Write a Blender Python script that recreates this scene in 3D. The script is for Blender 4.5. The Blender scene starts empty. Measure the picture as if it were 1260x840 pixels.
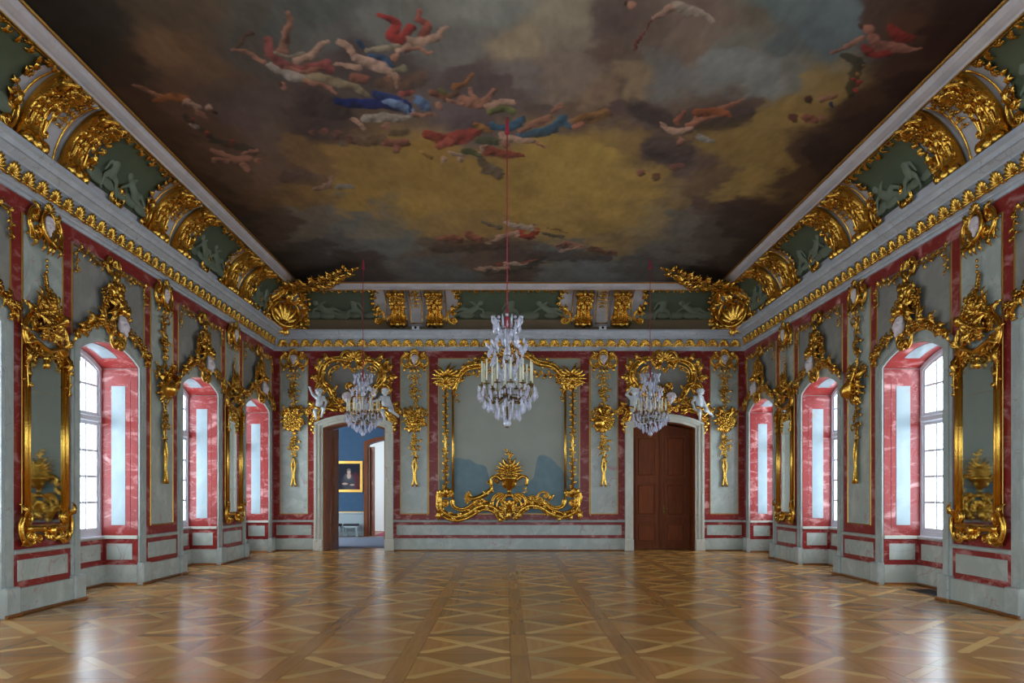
import bpy, bmesh, math, random
import numpy as np
from mathutils import Matrix, Vector

# ------------------------------------------------------------------ camera, sky, exposure
SC = bpy.context.scene
COL = SC.collection
EYE = 1.568
CAMX = -0.08                     # the viewer stands a little left of the axis
PPX, PPY = 622.8, 606.3          # principal point in the 1260 x 840 frame
FPX = 970.0                      # focal length in pixels of the 1260 x 840 frame
W = 6.40                         # half width of the hall
D = 21.42                        # back wall
Y0 = -0.9                        # wall behind the camera
BAYS = [1.46, 5.17, 8.88, 12.59, 16.30, 20.01]
PIERS = [3.315, 7.025, 10.735, 14.445, 18.155]

cd = bpy.data.cameras.new('camera')
cam = bpy.data.objects.new('camera', cd)
COL.objects.link(cam)
cam.location = (CAMX, 0, EYE)
cam.rotation_euler = (math.pi / 2, 0, 0)
cd.sensor_width = 36.0
cd.lens = FPX / 1260 * 36.0
cd.shift_x = (630 - PPX) / 1260
cd.shift_y = (PPY - 420) / 1260
cd.clip_start = 0.05
SC.camera = cam

world = bpy.data.worlds.new('overcast_sky')
SC.world = world
world.use_nodes = True
wn = world.node_tree.nodes
bg = wn['Background']
bg.inputs[0].default_value = (0.74, 0.89, 1.0, 1)
bg.inputs[1].default_value = 11.0

SC.view_settings.view_transform = 'Standard'
SC.view_settings.look = 'None'
SC.view_settings.exposure = 0.30
SC.view_settings.gamma = 1.0
SC.view_settings.use_curve_mapping = False
SC.cycles.use_denoising = True
SC.cycles.max_bounces = 10
SC.cycles.diffuse_bounces = 5
SC.cycles.glossy_bounces = 5
SC.cycles.transmission_bounces = 6
SC.cycles.transparent_max_bounces = 24
SC.cycles.sample_clamp_indirect = 6.0
SC.cycles.caustics_reflective = False
SC.cycles.caustics_refractive = False

def portal(x, y, z, rx, ry, rz, sx, sz):
    l = bpy.data.lights.new('window_portal', 'AREA')
    l.shape = 'RECTANGLE'
    l.size = sx
    l.size_y = sz
    l.cycles.is_portal = True
    o = bpy.data.objects.new('window_portal', l)
    COL.objects.link(o)
    o.location = (x, y, z)
    o.rotation_euler = (rx, ry, rz)

for by in BAYS:
    # area lights shine along local -Z; these only guide the sampling of the sky through the window openings
    portal(-W - 0.80, by, 2.40, 0, -math.pi / 2, 0, 3.2, 1.9)
    portal(W + 0.80, by, 2.40, 0, math.pi / 2, 0, 3.2, 1.9)
ADDED_WINDOWS = [-3.75, -1.25, 1.25, 3.75]  # window centres added in the unseen wall to brighten the end wall
for fx in ADDED_WINDOWS:
    portal(fx, Y0 - 0.45, 2.40, math.pi / 2, 0, 0, 1.9, 3.2)

# ------------------------------------------------------------------ mesh helpers
class MB:
    def __init__(s):
        s.v = []
        s.f = []
    def add(s, vs, fs):
        b = len(s.v)
        s.v.extend([tuple(p) for p in vs])
        s.f.extend([tuple(i + b for i in q) for q in fs])
        return s
    def box(s, x0, x1, y0, y1, z0, z1):
        x0, x1 = min(x0, x1), max(x0, x1); y0, y1 = min(y0, y1), max(y0, y1); z0, z1 = min(z0, z1), max(z0, z1)
        return s.add([(x0,y0,z0),(x1,y0,z0),(x1,y1,z0),(x0,y1,z0),(x0,y0,z1),(x1,y0,z1),(x1,y1,z1),(x0,y1,z1)],
                     [(0,3,2,1),(4,5,6,7),(0,1,5,4),(1,2,6,5),(2,3,7,6),(3,0,4,7)])
    def wbox(s, u0, u1, v0, v1, w0, w1):
        return s.box(u0, u1, -w1, -w0, v0, v1)
    def wbevel(s, u0, u1, v0, v1, w0, w1, b):
        # box whose front edges are chamfered
        return s.add([(u0,-w0,v0),(u1,-w0,v0),(u1,-w0,v1),(u0,-w0,v1),
                      (u0,-w1+b,v0),(u1,-w1+b,v0),(u1,-w1+b,v1),(u0,-w1+b,v1),
                      (u0+b,-w1,v0+b),(u1-b,-w1,v0+b),(u1-b,-w1,v1-b),(u0+b,-w1,v1-b)],
                     [(8,9,10,11),(4,5,9,8),(5,6,10,9),(6,7,11,10),(7,4,8,11),(0,1,5,4),(1,2,6,5),(2,3,7,6),(3,0,4,7),(0,3,2,1)])
    def prism(s, poly, w0, w1):
        # polygon (u, v) counter-clockwise seen from the room, thickened from w0 to w1
        n = len(poly)
        s.add([(u, -w1, v) for u, v in poly] + [(u, -w0, v) for u, v in poly],
              [tuple(range(n)), tuple(range(2*n-1, n-1, -1))] + [(i, n+i, n+(i+1)%n, (i+1)%n) for i in range(n)])
        return s
    def band(s, inner, outer, w0, w1):
        # strip between two matched open polylines (u, v), closed at both ends
        n = len(inner)
        vs = [(u,-w1,v) for u,v in inner] + [(u,-w1,v) for u,v in outer] + [(u,-w0,v) for u,v in inner] + [(u,-w0,v) for u,v in outer]
        fs = []
        for i in range(n-1):
            fs += [(i, i+1, n+i+1, n+i), (2*n+i, 3*n+i, 3*n+i+1, 2*n+i+1), (i, 2*n+i, 2*n+i+1, i+1), (n+i, n+i+1, 3*n+i+1, 3*n+i)]
        fs += [(0, n, 3*n, 2*n), (n-1, 3*n-1, 4*n-1, 2*n-1)]
        return s.add(vs, fs)
    def tube(s, pts, rad, n=6, cap=True, flat=1.0, closed=False):
        P = [Vector(p) for p in pts]
        m = len(P)
        if not hasattr(rad, '__len__'):
            rad = [rad] * m
        prev = None
        rings = []
        for i in range(m):
            if closed:
                t = P[(i+1) % m] - P[i-1]
            else:
                t = P[min(i+1, m-1)] - P[max(i-1, 0)]
            if t.length < 1e-9: t = Vector((0,0,1))
            t.normalize()
            if prev is None:
                a = Vector((0,1,0))
                if abs(t.dot(a)) > 0.9: a = Vector((1,0,0))
            else:
                a = prev
            nn = a - t * a.dot(t)
            if nn.length < 1e-6: nn = t.orthogonal()
            nn.normalize()
            prev = nn
            bb = t.cross(nn)
            rings.append([P[i] + nn * (math.cos(2*math.pi*k/n) * rad[i] * flat) + bb * (math.sin(2*math.pi*k/n) * rad[i]) for k in range(n)])
        vs = [p for r in rings for p in r]
        fs = []
        for i in range(m if closed else m-1):
            j = (i+1) % m
            for k in range(n):
                fs.append((i*n+k, i*n+(k+1)%n, j*n+(k+1)%n, j*n+k))
        if cap and not closed:
            fs += [tuple(range(n-1, -1, -1)), tuple((m-1)*n+k for k in range(n))]
        return s.add(vs, fs)
    def lathe(s, prof, n=12, c=(0,0,0), axis='z', a0=0, a1=2*math.pi):
        full = abs(a1 - a0 - 2*math.pi) < 1e-6
        k = n if full else n + 1
        vs = []
        for r, z in prof:
            for i in range(k):
                a = a0 + (a1 - a0) * i / n
                p = (r*math.cos(a), r*math.sin(a), z)
                if axis == 'y': p = (p[0], p[2], p[1])
                if axis == 'x': p = (p[2], p[0], p[1])
                vs.append((p[0]+c[0], p[1]+c[1], p[2]+c[2]))
        fs = []
        for j in range(len(prof)-1):
            for i in range(n if full else n):
                i2 = (i+1) % k
                fs.append((j*k+i, j*k+i2, (j+1)*k+i2, (j+1)*k+i))
        return s.add(vs, fs)
    def ball(s, c, r, n=8, m=5, sc=(1,1,1)):
        vs = [(c[0], c[1], c[2]+r*sc[2])]
        for j in range(1, m):
            t = math.pi*j/m
            for i in range(n):
                a = 2*math.pi*i/n
                vs.append((c[0]+r*sc[0]*math.sin(t)*math.cos(a), c[1]+r*sc[1]*math.sin(t)*math.sin(a), c[2]+r*sc[2]*math.cos(t)))
        vs.append((c[0], c[1], c[2]-r*sc[2]))
        fs = [(0, 1+i, 1+(i+1)%n) for i in range(n)]
        for j in range(m-2):
            for i in range(n):
                fs.append((1+j*n+i, 1+(j+1)*n+i, 1+(j+1)*n+(i+1)%n, 1+j*n+(i+1)%n))
        e = len(vs)-1
        fs += [(e, 1+(m-2)*n+(i+1)%n, 1+(m-2)*n+i) for i in range(n)]
        return s.add(vs, fs)
    def merge(s, o, M):
        return s.add([M @ Vector(p) for p in o.v], o.f)
    def mesh(s, name, smooth=False):
        me = bpy.data.meshes.new(name)
        me.from_pydata(s.v, [], s.f)
        me.validate()
        bm = bmesh.new()
        bm.from_mesh(me)
        bmesh.ops.recalc_face_normals(bm, faces=bm.faces)
        bm.to_mesh(me)
        bm.free()
        if smooth:
            me.polygons.foreach_set('use_smooth', [True] * len(me.polygons))
        return me

def obj(name, me, mat=None, parent=None, loc=(0,0,0), rot=(0,0,0), sc=(1,1,1)):
    if isinstance(me, MB):
        me = me.mesh(name)
    o = bpy.data.objects.new(name, me)
    COL.objects.link(o)
    if mat is not None and me is not None and len(me.materials) == 0:
        me.materials.append(MAT[mat])
    o.parent = parent
    o.location = loc
    o.rotation_euler = rot
    o.scale = sc
    return o

def smesh(mb, name):
    return mb.mesh(name, True)

def empty(name, loc=(0,0,0), rz=0.0):
    o = bpy.data.objects.new(name, None)
    o.empty_display_size = 0.1
    COL.objects.link(o)
    o.location = loc
    o.rotation_euler = (0, 0, rz)
    return o

def tag(o, label, cat, group=None):
    o['label'] = label
    o['category'] = cat
    if group: o['group'] = group
    return o

def struct(o, label=None):
    o['kind'] = 'structure'
    if label: o['label'] = label
    return o

def arc(half, spring, apex, n=14, uc=0.0):
    h = apex - spring
    R = (half*half + h*h) / (2*h)
    a = math.asin(min(1, half / R))
    return [(uc + R*math.sin(-a + 2*a*i/n), apex - R + R*math.cos(-a + 2*a*i/n)) for i in range(n+1)]

def bez(pts, n=16):
    # Catmull-Rom through points of any dimension
    P = [np.array(p, float) for p in pts]
    P = [2*P[0]-P[1]] + P + [2*P[-1]-P[-2]]
    out = []
    k = len(P) - 3
    per = max(2, n // k)
    for i in range(k):
        a, b, c, d = P[i:i+4]
        for j in range(per):
            t = j / per
            out.append(tuple(0.5*((2*b) + (c-a)*t + (2*a-5*b+4*c-d)*t*t + (3*b-a-3*c+d)*t**3)))
    out.append(tuple(P[-2]))
    return out

# ------------------------------------------------------------------ materials
MAT = {}
def s2l(c):
    return tuple(((x/255)/12.92 if x/255 <= 0.04045 else ((x/255+0.055)/1.055)**2.4) for x in c) + (1,)

def nodemat(name):
    m = bpy.data.materials.new(name)
    m.use_nodes = True
    nt = m.node_tree
    return m, nt, nt.nodes['Principled BSDF']

def plain(name, rgb, rough=0.5, metal=0.0, spec=0.5, bump=0.0, bscale=40.0, var=0.0):
    m, nt, b = nodemat(name)
    b.inputs['Base Color'].default_value = s2l(rgb)
    b.inputs['Roughness'].default_value = rough
    b.inputs['Metallic'].default_value = metal
    b.inputs['Specular IOR Level'].default_value = spec
    N = nt.nodes; L = nt.links
    geo = N.new('ShaderNodeNewGeometry')
    if bump or var:
        no = N.new('ShaderNodeTexNoise')
        no.inputs['Scale'].default_value = bscale
        no.inputs['Detail'].default_value = 4
        L.new(geo.outputs['Position'], no.inputs['Vector'])
        if bump:
            bp = N.new('ShaderNodeBump')
            bp.inputs['Strength'].default_value = bump
            bp.inputs['Distance'].default_value = 0.01
            L.new(no.outputs['Fac'], bp.inputs['Height'])
            L.new(bp.outputs['Normal'], b.inputs['Normal'])
        if var:
            mx = N.new('ShaderNodeMixRGB')
            c = s2l(rgb)
            mx.inputs[1].default_value = tuple(x*(1-var) for x in c[:3]) + (1,)
            mx.inputs[2].default_value = tuple(min(1, x*(1+var)) for x in c[:3]) + (1,)
            L.new(no.outputs['Fac'], mx.inputs[0])
            L.new(mx.outputs[0], b.inputs['Base Color'])
    MAT[name] = m
    return m

def marble(name, base, mottle, vein, scale, vein_scale, vein_w, rough, mot_lo=0.45, mot_hi=0.75, spec=0.5, zs=1.0):
    m, nt, b = nodemat(name)
    N = nt.nodes; L = nt.links
    geo = N.new('ShaderNodeNewGeometry')
    oi = N.new('ShaderNodeObjectInfo')
    add = N.new('ShaderNodeVectorMath'); add.operation = 'ADD'
    sc = N.new('ShaderNodeVectorMath'); sc.operation = 'SCALE'
    comb = N.new('ShaderNodeCombineXYZ')
    for i in range(3): L.new(oi.outputs['Random'], comb.inputs[i])
    L.new(comb.outputs[0], sc.inputs[0]); sc.inputs['Scale'].default_value = 17.0
    zm = N.new('ShaderNodeMapping'); zm.inputs['Scale'].default_value = (1, 1, zs)
    L.new(geo.outputs['Position'], zm.inputs['Vector'])
    L.new(zm.outputs[0], add.inputs[0]); L.new(sc.outputs[0], add.inputs[1])
    n1 = N.new('ShaderNodeTexNoise'); n1.inputs['Scale'].default_value = scale; n1.inputs['Detail'].default_value = 6; n1.inputs['Roughness'].default_value = 0.62
    n1.inputs['Distortion'].default_value = 0.6
    L.new(add.outputs[0], n1.inputs['Vector'])
    r1 = N.new('ShaderNodeMapRange'); r1.inputs[1].default_value = mot_lo; r1.inputs[2].default_value = mot_hi
    L.new(n1.outputs['Fac'], r1.inputs[0])
    m1 = N.new('ShaderNodeMixRGB'); m1.inputs[1].default_value = s2l(base); m1.inputs[2].default_value = s2l(mottle)
    L.new(r1.outputs[0], m1.inputs[0])
    n2 = N.new('ShaderNodeTexNoise'); n2.inputs['Scale'].default_value = vein_scale; n2.inputs['Detail'].default_value = 3; n2.inputs['Distortion'].default_value = 1.2
    L.new(add.outputs[0], n2.inputs['Vector'])
    ab = N.new('ShaderNodeMath'); ab.operation = 'SUBTRACT'; ab.inputs[1].default_value = 0.5
    L.new(n2.outputs['Fac'], ab.inputs[0])
    ab2 = N.new('ShaderNodeMath'); ab2.operation = 'ABSOLUTE'; L.new(ab.outputs[0], ab2.inputs[0])
    r2 = N.new('ShaderNodeMapRange'); r2.inputs[1].default_value = 0.0; r2.inputs[2].default_value = vein_w; r2.inputs[3].default_value = 0.75; r2.inputs[4].default_value = 0.0
    L.new(ab2.outputs[0], r2.inputs[0])
    m2 = N.new('ShaderNodeMixRGB'); m2.inputs[2].default_value = s2l(vein)
    L.new(r2.outputs[0], m2.inputs[0]); L.new(m1.outputs[0], m2.inputs[1])
    L.new(m2.outputs[0], b.inputs['Base Color'])
    b.inputs['Roughness'].default_value = rough
    b.inputs['Specular IOR Level'].default_value = spec
    MAT[name] = m

marble('red_marble', (140, 42, 38), (214, 158, 152), (196, 130, 124), 2.6, 1.4, 0.004, 0.30, 0.52, 0.74, spec=0.3, zs=2.2)
marble('grey_marble', (172, 178, 168), (198, 202, 192), (178, 134, 128), 3.0, 0.9, 0.006, 0.20)
marble('pale_marble', (198, 196, 180), (214, 210, 194), (180, 150, 130), 1.6, 0.7, 0.005, 0.24)
marble('reveal_marble', (136, 148, 152), (154, 164, 166), (156, 140, 124), 1.6, 0.7, 0.004, 0.26)
marble('stone_grey', (166, 172, 166), (190, 196, 188), (150, 130, 126), 3.0, 0.9, 0.004, 0.35)
marble('stucco_grey', (140, 136, 128), (160, 154, 144), (126, 122, 116), 2.6, 2.0, 0.006, 0.6, spec=0.3)
marble('cornice_marble', (186, 190, 196), (210, 212, 216), (150, 140, 140), 2.6, 1.2, 0.006, 0.35)
marble('lilac_plaster', (196, 186, 186), (214, 206, 206), (180, 170, 168), 2.0, 1.0, 0.004, 0.6)
plain('dark_joint', (52, 36, 22), 0.6)
plain('gold', (220, 168, 72), 0.23, 1.0, bump=0.35, bscale=55.0, var=0.25)
plain('old_gold', (198, 150, 76), 0.42, 1.0, var=0.2, bscale=6.0)
plain('white_paint', (214, 216, 222), 0.4, bump=0.05)
plain('porcelain', (226, 228, 230), 0.3)
plain('mask_stone', (222, 206, 206), 0.4, var=0.1, bscale=14)
plain('cove_green', (80, 88, 66), 0.65, var=0.28, bscale=2.2)
plain('cove_brown', (132, 108, 76), 0.6, var=0.2, bscale=2.0)
plain('relief_green', (116, 122, 100), 0.6, var=0.12, bscale=5.0)
plain('brass', (120, 96, 52), 0.35, 1.0)
plain('wax', (232, 226, 196), 0.5)
plain('rope_red', (168, 44, 62), 0.8)
plain('blue_damask', (54, 84, 112), 0.75, var=0.14, bscale=7.0)
plain('dado_white', (158, 168, 170), 0.5)
plain('rug_grey', (132, 136, 152), 0.95, bump=0.5, bscale=120, var=0.18)
plain('rug_red', (150, 40, 80), 0.95)
plain('dark_velvet', (44, 40, 46), 0.9)
plain('ceiling_dull', (120, 104, 80), 0.8)
plain('bright_wall', (232, 230, 226), 0.7)
plain('black_metal', (28, 28, 30), 0.45, 0.6)
plain('lamp_white', (226, 226, 226), 0.4)

def woodmat(name, dark, light, rough, coat=0.0, gx=3.0, gy=55.0, uv=False, vary=0.35):
    m, nt, b = nodemat(name)
    N = nt.nodes; L = nt.links
    oi = N.new('ShaderNodeObjectInfo')
    at = N.new('ShaderNodeAttribute'); at.attribute_name = 'tone'
    fr = N.new('ShaderNodeMath'); fr.operation = 'ADD'
    L.new(oi.outputs['Random'], fr.inputs[0]); L.new(at.outputs['Fac'], fr.inputs[1])
    fc = N.new('ShaderNodeMath'); fc.operation = 'FRACT'; L.new(fr.outputs[0], fc.inputs[0])
    if uv:
        co = N.new('ShaderNodeUVMap'); co.uv_map = 'grain'; src = co.outputs[0]
    else:
        co = N.new('ShaderNodeTexCoord'); src = co.outputs['Object']
    cx = N.new('ShaderNodeCombineXYZ')
    mu = N.new('ShaderNodeMath'); mu.operation = 'MULTIPLY'; mu.inputs[1].default_value = 37.0
    L.new(fc.outputs[0], mu.inputs[0])
    for i in range(3): L.new(mu.outputs[0], cx.inputs[i])
    ad = N.new('ShaderNodeVectorMath'); ad.operation = 'ADD'
    L.new(src, ad.inputs[0]); L.new(cx.outputs[0], ad.inputs[1])
    mp = N.new('ShaderNodeMapping'); mp.inputs['Scale'].default_value = (gx, gy, gy if not uv else 1.0)
    if not uv: mp.inputs['Scale'].default_value = (gy, gy, gx)
    L.new(ad.outputs[0], mp.inputs['Vector'])
    n1 = N.new('ShaderNodeTexNoise'); n1.inputs['Scale'].default_value = 1.0; n1.inputs['Detail'].default_value = 2; n1.inputs['Distortion'].default_value = 0.3
    L.new(mp.outputs[0], n1.inputs['Vector'])
    rp = N.new('ShaderNodeMapRange'); rp.inputs[1].default_value = 0.15; rp.inputs[2].default_value = 0.85
    L.new(n1.outputs['Fac'], rp.inputs[0])
    mx = N.new('ShaderNodeMixRGB'); mx.inputs[1].default_value = s2l(dark); mx.inputs[2].default_value = s2l(light)
    L.new(rp.outputs[0], mx.inputs[0])
    hs = N.new('ShaderNodeHueSaturation')
    vr = N.new('ShaderNodeMapRange'); vr.inputs[3].default_value = 1 - vary; vr.inputs[4].default_value = 1 + vary
    L.new(fc.outputs[0], vr.inputs[0]); L.new(vr.outputs[0], hs.inputs['Value'])
    L.new(mx.outputs[0], hs.inputs['Color'])
    L.new(hs.outputs[0], b.inputs['Base Color'])
    b.inputs['Roughness'].default_value = rough
    rr = N.new('ShaderNodeMapRange'); rr.inputs[3].default_value = rough*0.97; rr.inputs[4].default_value = rough*1.03
    L.new(n1.outputs['Fac'], rr.inputs[0]); L.new(rr.outputs[0], b.inputs['Roughness'])
    b.inputs['Coat Weight'].default_value = coat
    if 'door' in name: b.inputs['Specular IOR Level'].default_value = 0.25
    b.inputs['Coat Roughness'].default_value = 0.25
    MAT[name] = m

woodmat('parquet', (156, 102, 44), (182, 128, 64), 0.25, 0.0, gx=1.3, gy=22.0, uv=True, vary=0.20)
woodmat('parquet_light', (184, 136, 74), (206, 160, 92), 0.25, 0.0, gx=1.3, gy=22.0, uv=True, vary=0.24)
woodmat('parquet_border', (150, 98, 42), (176, 122, 60), 0.25, 0.0, gx=1.3, gy=22.0, uv=True, vary=0.18)
woodmat('skirting_wood', (120, 70, 30), (160, 100, 50), 0.4)
woodmat('door_wood', (96, 42, 12), (134, 68, 26), 0.5, gx=2.0, gy=30.0, vary=0.12)
woodmat('door_wood_light', (132, 76, 38), (172, 108, 58), 0.5, gx=2.0, gy=30.0, vary=0.1)

def glassmat(name, tint, gloss, rough=0.02):
    m = bpy.data.materials.new(name); m.use_nodes = True
    nt = m.node_tree; N = nt.nodes; L = nt.links
    N.remove(N['Principled BSDF'])
    t = N.new('ShaderNodeBsdfTransparent'); t.inputs[0].default_value = tint
    g = N.new('ShaderNodeBsdfGlossy'); g.inputs['Roughness'].default_value = rough; g.inputs[0].default_value = (1,1,1,1)
    mx = N.new('ShaderNodeMixShader')
    fz = N.new('ShaderNodeFresnel'); fz.inputs[0].default_value = 1.5
    if gloss is None:
        L.new(fz.outputs[0], mx.inputs[0])
    else:
        mx.inputs[0].default_value = gloss
    L.new(t.outputs[0], mx.inputs[1]); L.new(g.outputs[0], mx.inputs[2])
    L.new(mx.outputs[0], N['Material Output'].inputs[0])
    MAT[name] = m
glassmat('window_glass', (0.97, 0.985, 1.0, 1), 0.05)

def crystalmat():
    m = bpy.data.materials.new('crystal'); m.use_nodes = True
    nt = m.node_tree; N = nt.nodes; L = nt.links
    b = N['Principled BSDF']
    b.inputs['Base Color'].default_value = (0.80, 0.80, 0.90, 1)
    b.inputs['Roughness'].default_value = 0.08
    b.inputs['Specular IOR Level'].default_value = 1.0
    b.inputs['IOR'].default_value = 1.9
    t = N.new('ShaderNodeBsdfTransparent'); t.inputs[0].default_value = (0.9, 0.9, 0.95, 1)
    mx = N.new('ShaderNodeMixShader'); mx.inputs[0].default_value = 0.55
    L.new(t.outputs[0], mx.inputs[1]); L.new(b.outputs[0], mx.inputs[2])
    L.new(mx.outputs[0], N['Material Output'].inputs[0])
    MAT['crystal'] = m
crystalmat()

def mirrormat():
    m, nt, b = nodemat('mirror_glass')
    b.inputs['Base Color'].default_value = (0.62, 0.66, 0.64, 1)
    b.inputs['Metallic'].default_value = 1.0
    b.inputs['Roughness'].default_value = 0.03
    MAT['mirror_glass'] = m
mirrormat()

def paintmat(name, rough=0.7):
    m, nt, b = nodemat(name)
    N = nt.nodes; L = nt.links
    at = N.new('ShaderNodeVertexColor'); at.layer_name = 'paint'
    L.new(at.outputs[0], b.inputs['Base Color'])
    b.inputs['Roughness'].default_value = rough
    b.inputs['Specular IOR Level'].default_value = 0.2
    MAT[name] = m
paintmat('oil_paint')

def panelpaint():
    # stucco panel of the end wall: warm grey plaster whose lower part carries faded blue-green painted hills
    m, nt, b = nodemat('landscape_stucco')
    N = nt.nodes; L = nt.links
    geo = N.new('ShaderNodeNewGeometry')
    sp = N.new('ShaderNodeSeparateXYZ'); L.new(geo.outputs['Position'], sp.inputs[0])
    n = N.new('ShaderNodeTexNoise'); n.inputs['Scale'].default_value = 2.2; n.inputs['Detail'].default_value = 5
    L.new(geo.outputs['Position'], n.inputs['Vector'])
    # silhouette of the hills as a curve over x
    mr = N.new('ShaderNodeMapRange'); mr.inputs[1].default_value = -2.0; mr.inputs[2].default_value = 2.0
    L.new(sp.outputs['X'], mr.inputs[0])
    rc = N.new('ShaderNodeFloatCurve')
    cu = rc.mapping.curves[0]
    pts = [(0.0, 0.30), (0.09, 0.31), (0.10, 0.42), (0.12, 0.47), (0.22, 0.48), (0.28, 0.44), (0.34, 0.42), (0.38, 0.28), (0.55, 0.24), (0.66, 0.30), (0.68, 0.42), (0.71, 0.52), (0.76, 0.50), (0.82, 0.44), (0.88, 0.36), (0.92, 0.31), (1.0, 0.30)]
    cu.points[0].location = pts[0]; cu.points[1].location = pts[-1]
    for p in pts[1:-1]: cu.points.new(*p)
    rc.mapping.update()
    L.new(mr.outputs[0], rc.inputs['Value'])
    ml = N.new('ShaderNodeMath'); ml.operation = 'MULTIPLY_ADD'; ml.inputs[1].default_value = 3.0; ml.inputs[2].default_value = 1.04
    L.new(rc.outputs[0], ml.inputs[0])
    nz = N.new('ShaderNodeMath'); nz.operation = 'MULTIPLY_ADD'; nz.inputs[1].default_value = 0.16
    L.new(n.outputs['Fac'], nz.inputs[0]); L.new(sp.outputs['Z'], nz.inputs[2])
    df = N.new('ShaderNodeMath'); df.operation = 'SUBTRACT'; L.new(ml.outputs[0], df.inputs[0]); L.new(nz.outputs[0], df.inputs[1])
    st = N.new('ShaderNodeMapRange'); st.inputs[1].default_value = -0.10; st.inputs[2].default_value = -0.06
    L.new(df.outputs[0], st.inputs[0])
    n2 = N.new('ShaderNodeTexNoise'); n2.inputs['Scale'].default_value = 5.0; n2.inputs['Detail'].default_value = 7
    L.new(geo.outputs['Position'], n2.inputs['Vector'])
    c1 = N.new('ShaderNodeMixRGB'); c1.inputs[1].default_value = s2l((164, 168, 156)); c1.inputs[2].default_value = s2l((182, 184, 170)); L.new(n.outputs['Fac'], c1.inputs[0])
    c2 = N.new('ShaderNodeMixRGB'); c2.inputs[1].default_value = s2l((104, 132, 138)); c2.inputs[2].default_value = s2l((138, 164, 170)); L.new(n2.outputs['Fac'], c2.inputs[0])
    mx = N.new('ShaderNodeMixRGB'); L.new(st.outputs[0], mx.inputs[0]); L.new(c1.outputs[0], mx.inputs[1]); L.new(c2.outputs[0], mx.inputs[2])
    L.new(mx.outputs[0], b.inputs['Base Color'])
    b.inputs['Roughness'].default_value = 0.55
    MAT['landscape_stucco'] = m
panelpaint()

# ------------------------------------------------------------------ floor: parquet panels with crossed diagonals
PITCH, STRIP = 1.0625, 0.17
PX0, PY0 = 0.045, 7.64           # one crossing of the border strips
FLX, FLY0 = W + 0.68, Y0
floor = struct(obj('floor', MB().box(-FLX, FLX, FLY0, D + 0.9, -0.12, -0.015), 'dark_joint'), 'honey-coloured parquet floor of square panels crossed by diagonal strips')

def uvgrain(me, ax=0):
    uv = me.uv_layers.new(name='grain')
    for p in me.polygons:
        for li in p.loop_indices:
            c = me.vertices[me.loops[li].vertex_index].co
            uv.data[li].uv = (c.x, c.y) if ax == 0 else (c.y, c.x)
    return me

def flat(poly, z0=-0.015, z1=0.0):
    n = len(poly)
    return MB().add([(x, y, z1) for x, y in poly] + [(x, y, z0) for x, y in poly],
                    [tuple(range(n))] + [(i, n+i, n+(i+1) % n, (i+1) % n) for i in range(n)])

PS = (PITCH - STRIP) / 2 - 0.0015     # half side of a panel
DW = 0.055 * math.sqrt(2)             # half diagonal strip measured along the side
g = 0.0015
tri_poly = [(-PS + DW + g*2, -PS), (PS - DW - g*2, -PS), (0, -DW - g*2)]
diag_long = [(-PS, -PS), (-PS + DW, -PS), (PS, PS - DW), (PS, PS), (PS - DW, PS), (-PS, -PS + DW)]
diag_half = [(-PS, PS), (-PS, PS - DW), (-DW - g, g), (-g, DW + g), (-PS + DW, PS)]
def rotp(poly, a):
    c, s = math.cos(a), math.sin(a)
    return [(x*c - y*s, x*s + y*c) for x, y in poly]
R45 = math.pi / 4
def diagmesh(name, poly, ang):
    # stored turned so that the grain runs along the strip
    return uvgrain(flat(rotp(poly, -ang)).mesh(name))
ME_TRI = uvgrain(flat(tri_poly).mesh('parquet_triangle'), 0)
ME_TRI2 = uvgrain(flat(tri_poly).mesh('parquet_triangle'), 1)
ME_LONG = diagmesh('parquet_diagonal', diag_long, R45)
ME_HALF = diagmesh('parquet_diagonal', diag_half, -R45)
ME_STRIP = uvgrain(flat([(-STRIP/2+g, -PITCH/2+g), (STRIP/2-g, -PITCH/2+g), (STRIP/2-g, PITCH/2-g), (-STRIP/2+g, PITCH/2-g)]).mesh('border_plank'), 1)
ME_CROSS = uvgrain(flat([(-PS, -STRIP/2+g), (PS, -STRIP/2+g), (PS, STRIP/2-g), (-PS, STRIP/2-g)]).mesh('border_plank'), 0)

floor_near, floor_rest = [], {}
cols = [PX0 + (i + 0.5) * PITCH for i in range(-7, 7)]
rows = [PY0 + (j + 0.5) * PITCH for j in range(-9, 15)]
pieces = []
rnd = random.Random(5)
for cy in rows:
    for cx in cols:
        if abs(cx) > FLX + 0.4 or cy > D + 0.9: continue
        for q in range(4):
            pieces.append(('parquet_triangle', ME_TRI if (q % 2 == 0) else ME_TRI, 'parquet', cx, cy, q*math.pi/2))
        k = rnd.random() < 0.5
        e = math.pi/2 if k else 0
        pieces.append(('parquet_diagonal', ME_LONG, 'parquet_light', cx, cy, R45 + e))
        pieces.append(('parquet_diagonal', ME_HALF, 'parquet_light', cx, cy, -R45 + e))
        pieces.append(('parquet_diagonal', ME_HALF, 'parquet_light', cx, cy, -R45 + e + math.pi))
        pieces.append(('border_plank', ME_STRIP, 'parquet_border', cx - PITCH/2, cy, 0))
        pieces.append(('border_plank', ME_CROSS, 'parquet_border', cx, cy - PITCH/2, 0))
def in_view(x, y):
    return y > 6.3 and abs(x) < min(FLX - 0.1, y * 0.66 + 0.3) and y < D + 0.3
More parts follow.
